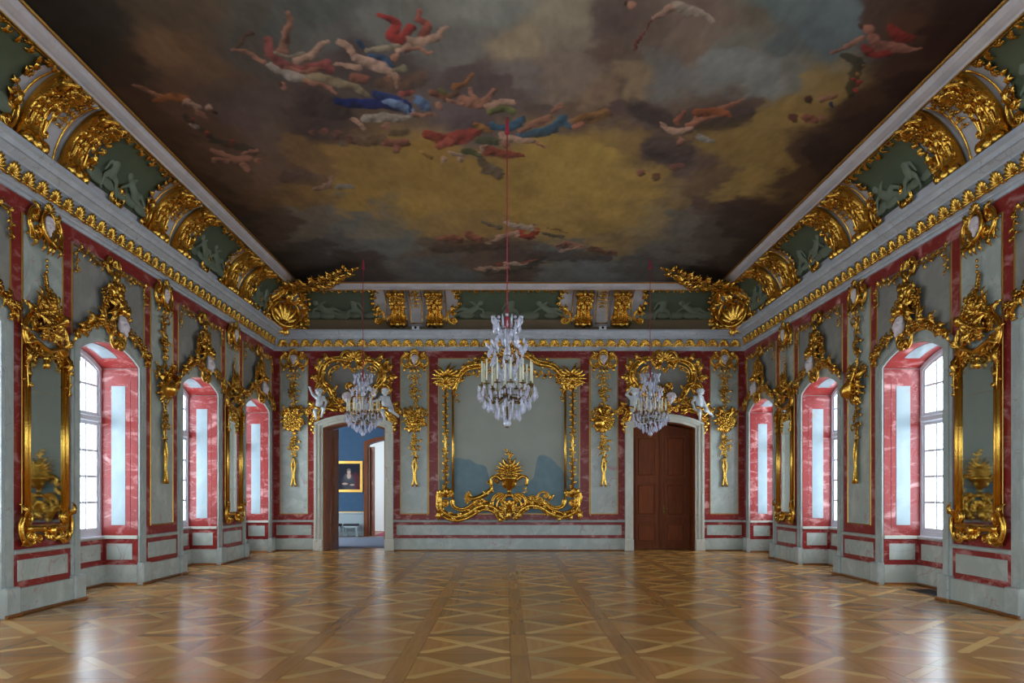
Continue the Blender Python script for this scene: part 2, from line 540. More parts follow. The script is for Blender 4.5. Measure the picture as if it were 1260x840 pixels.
for kind in ('parquet_triangle', 'parquet_diagonal', 'border_plank'):
    sel = [p for p in pieces if p[0] == kind]
    vis = sorted([p for p in sel if in_view(p[3], p[4]) and abs(p[3]) < W + 0.2], key=lambda p: p[4])
    near = vis[:300]
    ids = set(id(p) for p in near)
    for _, me, mt, x, y, a in near:
        obj(kind, me, mt, floor, (x, y, 0), (0, 0, a))
    V, F, U, T = [], [], [], []
    mt = sel[0][2]
    for p in sel:
        if id(p) in ids: continue
        _, me, mt, x, y, a = p
        c, s_ = math.cos(a), math.sin(a)
        b0 = len(V)
        for v in me.vertices:
            V.append((min(FLX, max(-FLX, x + v.co.x*c - v.co.y*s_)), max(FLY0, min(D + 0.85, y + v.co.x*s_ + v.co.y*c)), v.co.z))
        t = rnd.random()
        for q in me.polygons:
            F.append(tuple(b0 + i for i in q.vertices))
            T.append(t)
            U += [tuple(me.uv_layers[0].data[li].uv) for li in q.loop_indices]
    me = bpy.data.meshes.new(kind)
    me.from_pydata(V, [], F)
    uv = me.uv_layers.new(name='grain')
    uv.data.foreach_set('uv', [c for u in U for c in u])
    at = me.attributes.new('tone', 'FLOAT', 'FACE')
    at.data.foreach_set('value', T)
    o = obj(kind, me, mt, floor)
    o['kind'] = 'stuff'

# ------------------------------------------------------------------ walls
def wall_root(name, side):
    if side == 'left': return (-W, 0, 0), math.pi/2
    if side == 'right': return (W, 0, 0), -math.pi/2
    if side == 'back': return (0, D, 0), 0.0
    return (0, Y0, 0), math.pi

ND = 0.62                              # depth of the window niches
WH, WSP, WAP = 0.94, 3.71, 3.95       # niche opening: half width, springing, apex
FH, FSP, FAP = 1.19, 3.84, 4.20        # outer edge of the stone surround
TOP = 5.44
SILL = 0.84

wall = {}
for side in ('left', 'right'):
    sg = 1 if side == 'left' else -1
    mb = MB()
    ys = []
    e = Y0
    for by in BAYS:
        ys.append((e, by - WH)); e = by + WH
    ys.append((e, D + 0.8))
    for a, b in ys:
        mb.wbox(sg*a, sg*b, -0.1, 7.3, -ND - 0.25, 0)
    for by in BAYS:
        A = arc(WH, WSP, WAP, 14, sg*by)
        mb.prism(A + [(sg*by + WH, 7.3), (sg*by - WH, 7.3)], -ND - 0.25, 0)
        mb.wbox(sg*by - WH, sg*by + WH, -0.1, SILL - 0.02, -ND - 0.25, -ND)
    loc, rz = wall_root(None, side)
    o = obj('wall_' + side, mb, 'stucco_grey', None, loc, (0, 0, rz))
    struct(o, side + ' long wall of grey and red marble panels with arched window niches')
    wall[side] = o

# meshes shared by every bay, centred on u = 0
def niche_curve(h, sp, ap, n=14):
    return arc(h, sp, ap, n)
BM = {}
A_in, A_out = arc(WH, WSP, WAP), arc(FH, FSP, FAP)
A_mid = arc((WH+FH)/2+0.02, (WSP+FSP)/2, (WAP+FAP)/2)
def surround(inner, outer, vb, w1):
    return MB().band([(inner[0][0], vb)] + inner + [(inner[-1][0], vb)], [(outer[0][0], vb)] + outer + [(outer[-1][0], vb)], 0, w1)
BM['window_surround'] = (surround(A_in, A_out, 0.36, 0.03).mesh('window_surround'), 'stone_grey')
A_s = arc(FH - 0.07, FSP - 0.02, FAP - 0.06)
A_i = arc(WH + 0.07, WSP + 0.02, WAP + 0.06)
BM['surround_moulding'] = (surround(A_i, A_s, 0.36, 0.05).mesh('surround_moulding'), 'stone_grey')
def bayrect(u0, u1, v0, v1, w0, w1, b=0.0):
    m = MB()
    return (m.wbevel(u0, u1, v0, v1, w0, w1, b) if b else m.wbox(u0, u1, v0, v1, w0, w1))
BH = 1.155
PT = 5.22                              # top of the panels
A_o2 = arc(FH, FSP, FAP)
hp = [p for p in A_o2 if abs(p[0]) <= BH]
zc = FSP + 0.02
BM['overwindow_panel'] = (MB().prism([(-BH, zc)] + hp + [(BH, zc), (BH, PT), (-BH, PT)], 0, 0.012).mesh('overwindow_panel'), 'stucco_grey')
for nm, s_ in (('red_strip', -1), ('red_strip_b', 1)):
    BM[nm] = (bayrect(s_*BH if s_ > 0 else -BH - 0.23, BH + 0.23 if s_ > 0 else -BH, 0.83, PT, 0, 0.010).mesh('red_strip'), 'red_marble')
BM['frieze_strip'] = (bayrect(-1.855, 1.855, PT, TOP, 0, 0.011).mesh('red_frieze'), 'red_marble')
# pier pieces, u = 0 is the pier centre
PMs = {}
PH = 0.47
PMs['pier_panel'] = (bayrect(-PH, PH, 1.0, PT, 0, 0.014).mesh('pier_panel'), 'grey_marble')
PMs['red_base'] = (bayrect(-PH, PH, 0.83, 1.0, 0, 0.010).mesh('red_base'), 'red_marble')
DH = 1.855 - FH
def dado(h0, h1, wo=0.0):
    out = []
    out.append(('plinth', MB().wbevel(h0, h1, 0.0, 0.34, 0, 0.065+wo, 0.012).mesh('plinth'), 'grey_marble'))
    out.append(('dado_field', MB().wbox(h0, h1, 0.34, 0.78, 0, 0.02+wo).mesh('dado_field'), 'red_marble'))
    out.append(('dado_panel', MB().wbevel(h0 + 0.085, h1 - 0.085, 0.425, 0.70, 0, 0.032+wo, 0.006).mesh('dado_panel'), 'grey_marble'))
    out.append(('chair_rail', MB().wbevel(h0, h1, 0.775, 0.835, 0, 0.055+wo, 0.016).mesh('chair_rail'), 'stone_grey'))
    return out
PIER_DADO = dado(-DH, DH)
NICHE_DADO = dado(-WH + 0.01, WH - 0.01)
# jamb linings of a niche, built for the jamb at u = +WH looking towards -u
def jamb(sgn):
    x1 = sgn*WH
    t = -sgn
    L_ = []
    def jb(nm, w0, w1, v0, v1, th, mt):
        m = MB().box(x1, x1 + t*th, -w1, -w0, v0, v1)
        L_.append((nm, m.mesh(nm), mt))
    jb('reveal_lining', -ND, 0.0, 0.84, 3.69, 0.008, 'red_marble')
    jb('reveal_panel', -ND + 0.17, -0.21, 1.02, 3.40, 0.014, 'reveal_marble')
    jb('reveal_fillet', -0.135, -0.125, 0.95, 3.47, 0.013, 'red_marble')
    jb('plinth', -ND, 0.0, 0.0, 0.34, 0.030, 'grey_marble')
    jb('dado_field', -ND, 0.0, 0.34, 0.78, 0.010, 'red_marble')
    jb('dado_panel', -ND + 0.09, -0.09, 0.425, 0.70, 0.02, 'grey_marble')
    jb('chair_rail', -ND, 0.0, 0.785, 0.84, 0.040, 'pale_marble')
    return L_
JAMBS = jamb(1) + jamb(-1)
def soffit(nm, w0, w1, th, a, b, mt):
    A = arc(WH, WSP, WAP, 24)[a:b]
    B = [(u*(1 - 0.0), v - th) for u, v in A]
    return (nm, MB().band(B, A, w0, w1).mesh(nm), mt)
SOFF = [soffit('soffit_lining', -ND, 0.0, 0.008, 0, 25, 'red_marble'), soffit('soffit_panel', -ND + 0.16, -0.20, 0.014, 4, 21, 'reveal_marble')]
def rod(nm, pts, r, n=5):
    return MB().tube([(u, -w_, v) for u, v, w_ in pts], r, n)
FIL = 0.013
BAYFIL = [('gold_fillet', MB().tube([(s_*(BH-0.015), -0.018, FSP+0.05), (s_*(BH-0.015), -0.018, PT-0.03)], FIL, 5).mesh('gold_fillet'), 'old_gold') for s_ in (-1, 1)]
BAYFIL.append(('gold_fillet', MB().tube([(-BH+0.015, -0.018, PT-0.03), (BH-0.015, -0.018, PT-0.03)], FIL, 5).mesh('gold_fillet'), 'old_gold'))
def rectfil(u0, u1, v0, v1, w_=0.018, r=FIL):
    a = [('gold_fillet', MB().tube([(u0, -w_, v0), (u0, -w_, v1)], r, 5).mesh('gold_fillet'), 'old_gold'),
         ('gold_fillet', MB().tube([(u1, -w_, v0), (u1, -w_, v1)], r, 5).mesh('gold_fillet'), 'old_gold'),
         ('gold_fillet', MB().tube([(u0, -w_, v0), (u1, -w_, v0)], r, 5).mesh('gold_fillet'), 'old_gold'),
         ('gold_fillet', MB().tube([(u0, -w_, v1), (u1, -w_, v1)], r, 5).mesh('gold_fillet'), 'old_gold')]
    return a
PIERFIL = rectfil(-PH, PH, 1.0, PT)

for side in ('left', 'right'):
    sg = 1 if side == 'left' else -1
    p = wall[side]
    bb = struct(obj('baseboard_' + side, MB().box(0, 0.001, 0, 0.001, -0.02, -0.018), 'skirting_wood', None, wall_root(None, side)[0], (0, 0, wall_root(None, side)[1])))
    for by in BAYS:
        u = sg * by
        for nm, (me, mt) in BM.items():
            obj(me.name.split('.')[0], me, mt, p, (u, 0, 0))
        for nm, me, mt in JAMBS:
            obj(nm, me, mt, p, (u, 0, 0))
        for nm, me, mt in NICHE_DADO:
            obj(nm, me, mt, p, (u, ND, 0))
        for nm, me, mt in SOFF:
            obj(nm, me, mt, p, (u, 0, 0))
        for nm, me, mt in BAYFIL:
            obj(nm, me, mt, p, (u, 0, 0))
        if by == BAYS[0] and side == 'left':
            ME_PB = MB().wbevel(WH - 0.02, FH + 0.02, 0, 0.37, 0, 0.11, 0.015).mesh('pedestal_block')
            ME_PB2 = MB().wbevel(-FH - 0.02, -WH + 0.02, 0, 0.37, 0, 0.11, 0.015).mesh('pedestal_block')
            ME_SK = MB().wbevel(-DH + 0.02, DH - 0.02, 0, 0.035, 0.06, 0.095, 0.012).mesh('skirting')
            ME_SKN = MB().wbevel(-WH + 0.03, WH - 0.03, 0, 0.035, 0.06, 0.09, 0.012).mesh('skirting')
            ME_SKJ = MB().box(WH - 0.03, WH - 0.06, 0, ND, 0, 0.035).mesh('skirting')
            ME_SKJ2 = MB().box(-WH + 0.03, -WH + 0.06, 0, ND, 0, 0.035).mesh('skirting')
            ME_SKB = MB().wbevel(WH - 0.04, FH + 0.04, 0, 0.04, 0.10, 0.135, 0.012).mesh('skirting')
            ME_SKB2 = MB().wbevel(-FH - 0.04, -WH + 0.04, 0, 0.04, 0.10, 0.135, 0.012).mesh('skirting')
        obj('pedestal_block', ME_PB, 'stone_grey', p, (u, 0, 0))
        obj('pedestal_block', ME_PB2, 'stone_grey', p, (u, 0, 0))
        obj('skirting', ME_SKN, 'skirting_wood', bb, (u, ND, 0))
        for m_ in (ME_SKJ, ME_SKJ2, ME_SKB, ME_SKB2):
            obj('skirting', m_, 'skirting_wood', bb, (u, 0, 0))
    for py in PIERS:
        u = sg * py
        for nm, (me, mt) in PMs.items():
            obj(nm, me, mt, p, (u, 0, 0))
        for nm, me, mt in PIER_DADO + PIERFIL:
            obj(nm, me, mt, p, (u, 0, 0))
        obj('skirting', ME_SK, 'skirting_wood', bb, (u, 0, 0))
    # last narrow strip towards the back corner
    obj('red_strip', MB().wbox(sg*(BAYS[-1] + BH), sg*D, 0.83, TOP, 0, 0.0095), 'red_marble', p)
    for a, b in ((BAYS[-1] + FH, D),):
        for nm, me, mt in dado(min(sg*a, sg*b), max(sg*a, sg*b)):
            if nm != 'dado_panel': obj(nm, me, mt, p)
    obj('plinth', MB().wbox(sg*Y0, sg*(BAYS[0] - FH), 0, 0.34, 0, 0.06), 'grey_marble', p)

# ------------------------------------------------------------------ end wall with two doorways
DC, DHW, DSP, DAP = 4.21, 0.843, 3.33, 3.50
OH, OSP, OAP = 1.07, 3.46, 3.70
mb = MB()
for a, b in ((-W - 0.8, -DC - DHW), (-DC + DHW, DC - DHW), (DC + DHW, W + 0.8)):
    mb.wbox(a, b, -0.1, 7.3, -0.8, 0)
for c in (-DC, DC):
    mb.prism(arc(DHW, DSP, DAP, 14, c) + [(c + DHW, 7.3), (c - DHW, 7.3)], -0.8, 0)
wb = struct(obj('wall_back', mb, 'stucco_grey', None, (0, D, 0)), 'end wall of grey and red marble panels with two doorways')
wall['back'] = wb
def back(nm, m, mt):
    return obj(nm, m, mt, wb)
STR = [(-6.40, -6.22), (-5.46, -5.23), (-3.19, -2.95), (-2.18, -1.93)]
STR = STR + [(-b, -a) for a, b in STR]
for a, b in STR:
    back('red_strip', MB().wbox(a, b, 0.83, PT, 0, 0.010), 'red_marble')
back('red_frieze', MB().wbox(-6.4, 6.4, PT, TOP, 0, 0.011), 'red_marble')
for a, b in ((-6.22, -5.46), (-2.95, -2.18), (2.18, 2.95), (5.46, 6.22)):
    back('pier_panel', MB().wbox(a, b, 1.0, PT, 0, 0.014), 'grey_marble')
    back('red_base', MB().wbox(a, b, 0.83, 1.0, 0, 0.010), 'red_marble')
    for nm, me, mt in rectfil(a, b, 1.0, PT):
        back(nm, me, mt)
back('landscape_panel', MB().wbox(-1.93, 1.93, 1.0, PT, 0, 0.014), 'landscape_stucco')
back('red_base', MB().wbox(-1.93, 1.93, 0.83, 1.0, 0, 0.010), 'red_marble')
for nm, me, mt in rectfil(-1.90, 1.90, 1.0, PT): back(nm, me, mt)
for nm, me, mt in rectfil(-2.21, -2.21, 0.95, PT)[:1] + rectfil(2.21, 2.21, 0.95, PT)[:1]: back(nm, me, mt)
for c in (-DC, DC):
    A = arc(OH, OSP, OAP, 14, c)
    A = [q for q in A if abs(q[0] - c) <= 1.02]
    back('overdoor_panel', MB().wbox(c - 1.02, c + 1.02, 3.95, PT, 0, 0.014), 'stucco_grey')
    back('red_lunette', MB().prism([(c - 1.02, 3.47)] + A + [(c + 1.02, 3.47), (c + 1.02, 3.95), (c - 1.02, 3.95)], 0, 0.012), 'red_marble')
    for nm, me, mt in rectfil(c - 1.0, c + 1.0, 3.98, PT - 0.02)[:2] + rectfil(c - 1.0, c + 1.0, 3.98, PT - 0.02)[3:]: back(nm, me, mt)
for a, b in ((-W, -DC - OH), (-DC + OH, DC - OH), (DC + OH, W)):
    for nm, me, mt in dado(a, b): back(nm, me, mt)
bbb = struct(obj('baseboard_back', MB().wbevel(-DC + OH, DC - OH, 0, 0.035, 0.06, 0.09, 0.012), 'skirting_wood', None, (0, D, 0)))
for a, b in ((-W, -DC - OH), (DC + OH, W)):
    obj('skirting', MB().wbevel(a, b, 0, 0.035, 0.06, 0.09, 0.012), 'skirting_wood', bbb)

# unseen wall behind the camera, its windows added to light the end wall
mb = MB()
e_ = -W - 0.8
for fx in ADDED_WINDOWS:
    mb.wbox(e_, fx - WH, -0.1, 7.3, -0.35, 0); e_ = fx + WH
    mb.prism(arc(WH, WSP, WAP, 14, fx) + [(fx + WH, 7.3), (fx - WH, 7.3)], -0.35, 0)
    mb.wbox(fx - WH, fx + WH, -0.1, SILL - 0.02, -0.35, 0)
mb.wbox(e_, W + 0.8, -0.1, 7.3, -0.35, 0)
wf = struct(obj('wall_front', mb, 'stucco_grey', None, (0, Y0, 0), (0, 0, math.pi)), 'grey wall behind the viewer with four tall windows added for light')
for a_ in (-5.6, -2.5, 0.0, 2.5, 5.6):
    h_ = 0.30 if abs(a_) < 5 else 0.6
    obj('pier_panel', MB().wbox(a_ - h_, a_ + h_, 1.0, PT, 0, 0.014), 'grey_marble', wf)

# ------------------------------------------------------------------ door surrounds, leaves
def door_surround(p):
    for k, (h0, s0, a0, h1, s1, a1, w1) in enumerate(((DHW, DSP, DAP, DHW + 0.08, DSP + 0.05, DAP + 0.07, 0.05),
                                                     (DHW + 0.08, DSP + 0.05, DAP + 0.07, DHW + 0.17, DSP + 0.10, DAP + 0.15, 0.09),
                                                     (DHW + 0.17, DSP + 0.10, DAP + 0.15, OH, OSP, OAP, 0.12))):
        obj('surround_band', surround(arc(h0, s0, a0), arc(h1, s1, a1), 0.30, w1), 'pale_marble', p)
    for s_ in (-1, 1):
        a, b = sorted((s_*(DHW - 0.005), s_*(OH + 0.02)))
        obj('surround_base', MB().wbevel(a, b, 0, 0.31, 0, 0.14, 0.015), 'pale_marble', p)

def leaf_door(parent, width, loc, rz, hinge, mt, arch_hi):
    # one door leaf standing from its hinge at x = 0, opening along +x (hinge = 1) or -x (hinge = -1)
    x1 = hinge * width
    lf = obj('door_leaf', MB().prism([(min(0, x1), 0.01), (max(0, x1), 0.01), (max(0, x1), arch_hi[1 if x1 > 0 else 0]), (min(0, x1), arch_hi[0 if x1 > 0 else 1])], 0, 0.05), mt, parent, loc, (0, 0, rz))
    a, b = sorted((hinge*0.11, hinge*(width - 0.11)))
    for v0, v1 in ((0.16, 0.78), (0.90, 1.86), (1.98, 3.16)):
        obj('panel_moulding', MB().band([(a+.04, v0+.04), (b-.04, v0+.04), (b-.04, v1-.04), (a+.04, v1-.04), (a+.04, v0+.04)], [(a, v0), (b, v0), (b, v1), (a, v1), (a, v0)], 0.05, 0.068), mt, lf)
        obj('raised_panel', MB().wbevel(a + 0.08, b - 0.08, v0 + 0.08, v1 - 0.08, 0.05, 0.066, 0.014), mt, lf)
    return lf

d1 = empty('door_1', (-DC, D, 0)); struct(d1, 'open doorway with pale stone surround and wooden lining, blue room behind')
door_surround(d1)
d2 = empty('door_2', (DC, D, 0)); struct(d2, 'closed dark brown double door in an arched pale stone surround')
door_surround(d2)
for d, mt in ((d1, 'door_wood_light'), (d2, 'door_wood')):
    for s_ in (-1, 1):
        a, b = sorted((s_*DHW, s_*(DHW - 0.03)))
        obj('jamb_lining', MB().wbox(a, b, 0, DSP + 0.02, -0.78, -0.02), mt, d)
        for v0, v1 in ((0.16, 0.95), (1.07, 1.95), (2.07, 3.15)):
            a, b = sorted((s_*(DHW - 0.03), s_*(DHW - 0.042)))
            obj('jamb_panel', MB().wbox(a, b, v0, v1, -0.66, -0.14), mt, d)
    A = arc(DHW, DSP, DAP)
    obj('head_lining', MB().band([(u, v - 0.03) for u, v in A], A, -0.78, -0.02), mt, d)
for s_ in (-1, 1):
    hg = -s_
    lf = leaf_door(d2, DHW - 0.034 - 0.006, (s_*(DHW - 0.032), 0.52, 0), 0, hg, 'door_wood', (DSP + 0.0, DSP + 0.15))
    if s_ == 1:
        obj('door_handle', smesh(MB().tube([(-0.72, -0.05, 1.12), (-0.72, -0.11, 1.12), (-0.60, -0.12, 1.12)], 0.012, 6), 'door_handle'), 'brass', lf)
        obj('escutcheon', MB().wbevel(-0.745, -0.695, 1.0, 1.22, 0.05, 0.058, 0.004), 'brass', lf)
    else:
        obj('cover_strip', MB().wbox(DHW - 0.065, DHW - 0.035, 0.01, DSP + 0.13, 0.05, 0.075), 'door_wood', lf)
# open leaves of the doorway stand at right angles in the blue room
leaf_door(d1, 0.82, (-DHW + 0.03, 0.80, 0), math.pi/2, 1, 'door_wood_light', (DSP, DSP + 0.1))
leaf_door(d1, 0.82, (DHW - 0.03, 0.80, 0), math.pi/2, 1, 'door_wood_light', (DSP, DSP + 0.1))

# ------------------------------------------------------------------ blue room behind the open doorway
RY0, RY1, RX0, RX1 = D + 0.8, 28.5, -8.6, -2.2
def rstruct(nm, m, mt, label=None, loc=(0,0,0), rz=0):
    return struct(obj(nm, m, mt, None, loc, (0,0,rz)), label)
rstruct('floor_blue_room', MB().box(RX0, RX1, RY0 - 0.02, RY1, -0.1, -0.001), 'skirting_wood')
rstruct('ceiling_blue_room', MB().box(RX0 - 0.2, RX1 + 0.2, RY0, RY1 + 0.2, 4.6, 4.8), 'bright_wall')
IC, IH = -4.28, 0.80               # inner doorway
mb = MB()
mb.wbox(RX0 - 0.2, IC - IH, 0, 4.6, -0.3, 0).wbox(IC + IH, RX1 + 0.2, 0, 4.6, -0.3, 0)
mb.prism(arc(IH, 3.30, 3.48, 10, IC) + [(IC + IH, 4.6), (IC - IH, 4.6)], -0.3, 0)
bw = rstruct('wall_blue_room', mb, 'blue_damask', 'blue damask wall of the room seen through the doorway', (0, RY1, 0))
for a, b in ((RX0, IC - IH - 0.14), (IC + IH + 0.14, RX1)):
    obj('dado_panelling', MB().wbox(a, b, 0, 0.80, 0, 0.03), 'dado_white', bw)
    obj('dado_rail', MB().wbevel(a, b, 0.80, 0.87, 0, 0.06, 0.02), 'dado_white', bw)
    obj('plinth', MB().wbevel(a, b, 0.0, 0.16, 0, 0.055, 0.02), 'dado_white', bw)
    n = max(1, int((b - a) / 1.2))
    for k in range(n):
        u0 = a + (b - a) * k / n; u1 = a + (b - a) * (k+1) / n
        obj('dado_moulding', MB().band([(u0+.13, .25), (u1-.13, .25), (u1-.13, .71), (u0+.13, .71), (u0+.13, .25)], [(u0+.1, .22), (u1-.1, .22), (u1-.1, .74), (u0+.1, .74), (u0+.1, .22)], 0.03, 0.045), 'dado_white', bw)
    obj('wall_edging', MB().wbox(a, b, 0.87, 0.895, 0, 0.02), 'old_gold', bw)
d3 = empty('door_3', (IC, RY1, 0)); struct(d3, 'inner doorway with brown wooden frame at the back of the blue room')
obj('door_frame', surround(arc(IH, 3.30, 3.48), arc(IH + 0.14, 3.42, 3.62), 0.0, 0.06), 'door_wood', d3)
for s_ in (-1, 1):
    a, b = sorted((s_*IH, s_*(IH - 0.03)))
    obj('jamb_lining', MB().wbox(a, b, 0, 3.3, -0.30, 0), 'door_wood', d3)
leaf_door(d3, 0.76, (-IH + 0.03, 0.30, 0), math.pi/2, 1, 'door_wood', (3.25, 3.3))
# side walls, openings added to let daylight in; room beyond plain and bright
def sidewall(nm, x, y0, y1, wy, mt, flip):
    mb = MB()
    t = 0.3 if flip else -0.3
    mb.box(x, x + t, y0, wy - 0.7, 0, 4.6).box(x, x + t, wy + 0.7, y1, 0, 4.6).box(x, x + t, wy - 0.7, wy + 0.7, 0, 0.8).box(x, x + t, wy - 0.7, wy + 0.7, 3.6, 4.6)
    return rstruct(nm, mb, mt)
sidewall('wall_blue_room_left', RX0, RY0, RY1, 25.4, 'blue_damask', False)
rstruct('wall_blue_room_right', MB().box(RX1, RX1 + 0.3, RY0, RY1, 0, 4.6), 'blue_damask')
portal(RX0 - 0.35, 25.4, 2.2, 0, -math.pi/2, 0, 2.8, 1.4)
rstruct('floor_far_room', MB().box(RX0, RX1, RY1 - 0.01, 33.0, -0.1, -0.001), 'skirting_wood')
rstruct('wall_far_room', MB().box(RX0 - 0.2, RX1 + 0.2, 33.0, 33.2, 0, 4.6), 'bright_wall')
rstruct('ceiling_far_room', MB().box(RX0 - 0.2, RX1 + 0.2, RY1 + 0.2, 33.2, 4.6, 4.8), 'bright_wall')
sidewall('wall_far_room_left', RX0, RY1 + 0.3, 33.0, 30.8, 'bright_wall', False)
sidewall('wall_far_room_right', RX1, RY1 + 0.3, 33.0, 30.8, 'bright_wall', True)
portal(RX0 - 0.35, 30.8, 2.2, 0, -math.pi/2, 0, 2.8, 1.4)
portal(RX1 + 0.35, 30.8, 2.2, 0, math.pi/2, 0, 2.8, 1.4)
# closed lobby behind the double door
rstruct('wall_lobby', MB().box(DC - 1.2, DC + 1.2, D + 0.8, D + 0.9, 0, 4.2), 'bright_wall')

# ------------------------------------------------------------------ cornice, cove, ceiling
CZ = 7.06
def mitred(profile, side):
    # profile [(w, z)], closed; runs along one wall with mitred ends
    n = len(profile)
    mb = MB()
    vs = []
    for w_, z in profile:
        if side == 'back': vs.append((-(W - w_), D - w_, z))
        elif side == 'left': vs.append((-(W - w_), Y0 + w_, z))
        elif side == 'right': vs.append((W - w_, D - w_, z))
        else: vs.append((W - w_, Y0 + w_, z))
    for w_, z in profile:
        if side == 'back': vs.append((W - w_, D - w_, z))
        elif side == 'left': vs.append((-(W - w_), D - w_, z))
        elif side == 'right': vs.append((W - w_, Y0 + w_, z))
        else: vs.append((-(W - w_), Y0 + w_, z))
    fs = [(i, (i+1) % n, n + (i+1) % n, n + i) for i in range(n)]
    fs += [tuple(range(n)), tuple(range(2*n-1, n-1, -1))]
    return mb.add(vs, fs)
CORN = [(0, 5.42), (0.04, 5.42), (0.04, 5.465), (0.075, 5.48), (0.075, 5.50), (0.11, 5.52), (0.135, 5.60), (0.15, 5.70), (0.20, 5.72), (0.20, 5.745), (0.245, 5.77), (0.29, 5.80), (0.32, 5.80), (0.32, 5.83), (0.345, 5.86), (0.39, 5.88), (0.39, 5.93), (0.0, 5.965)]
CA, CB, CZ0 = 0.73, 0.97, 5.96
def cove(t, off=0.0):
    # t 0..1 from the cornice to the ceiling moulding; off = distance in front of the surface
    a = t * math.pi / 2
    w_, z = CA*(1 - math.cos(a)), CZ0 + CB*math.sin(a)
    nx, nz = math.cos(a)/CA, -math.sin(a)/CB
    l = math.hypot(nx, nz)
    return w_ + off*nx/l, z + off*nz/l
def cove_t(z):
    return math.asin(max(0, min(1, (z - CZ0)/CB))) / (math.pi/2)
COVE = [cove(i/16) for i in range(17)] + [(CA, 7.2), (-0.05, 7.2), (-0.05, 5.95)]
MOULD = [(0.73, 6.90), (0.745, 6.90), (0.76, 6.925), (0.80, 6.935), (0.86, 6.96), (0.90, 7.0), (0.915, 7.02), (0.93, 7.02), (0.93, 7.10), (0.73, 7.10)]
ti = 1
trims = {}
for side in ('back', 'left', 'right', 'front'):
    trims[side] = struct(obj('trim_%d' % ti, mitred(CORN, side), 'cornice_marble'), 'grey marble cornice with a row of gilded shells'); ti += 1
coves = {}
for side in ('back', 'left', 'right', 'front'):
    coves[side] = struct(obj('trim_%d' % ti, mitred(COVE, side), 'lilac_plaster'), 'coved plaster frieze between cornice and ceiling'); ti += 1
    obj('ceiling_moulding', mitred(MOULD, side), 'lilac_plaster', coves[side])
    for r_, (w_, z) in ((0.022, (0.945, 7.025)), (0.012, (0.735, 6.895))):
        k = [(w_ + r_*math.cos(a), z + r_*math.sin(a)) for a in np.linspace(0, 2*math.pi, 7)[:-1]]
        obj('gilded_rod', mitred(k, side), 'old_gold', coves[side])
for side in ('back', 'left', 'right', 'front'):
    for me in [c.data for c in coves[side].children]:
        pass

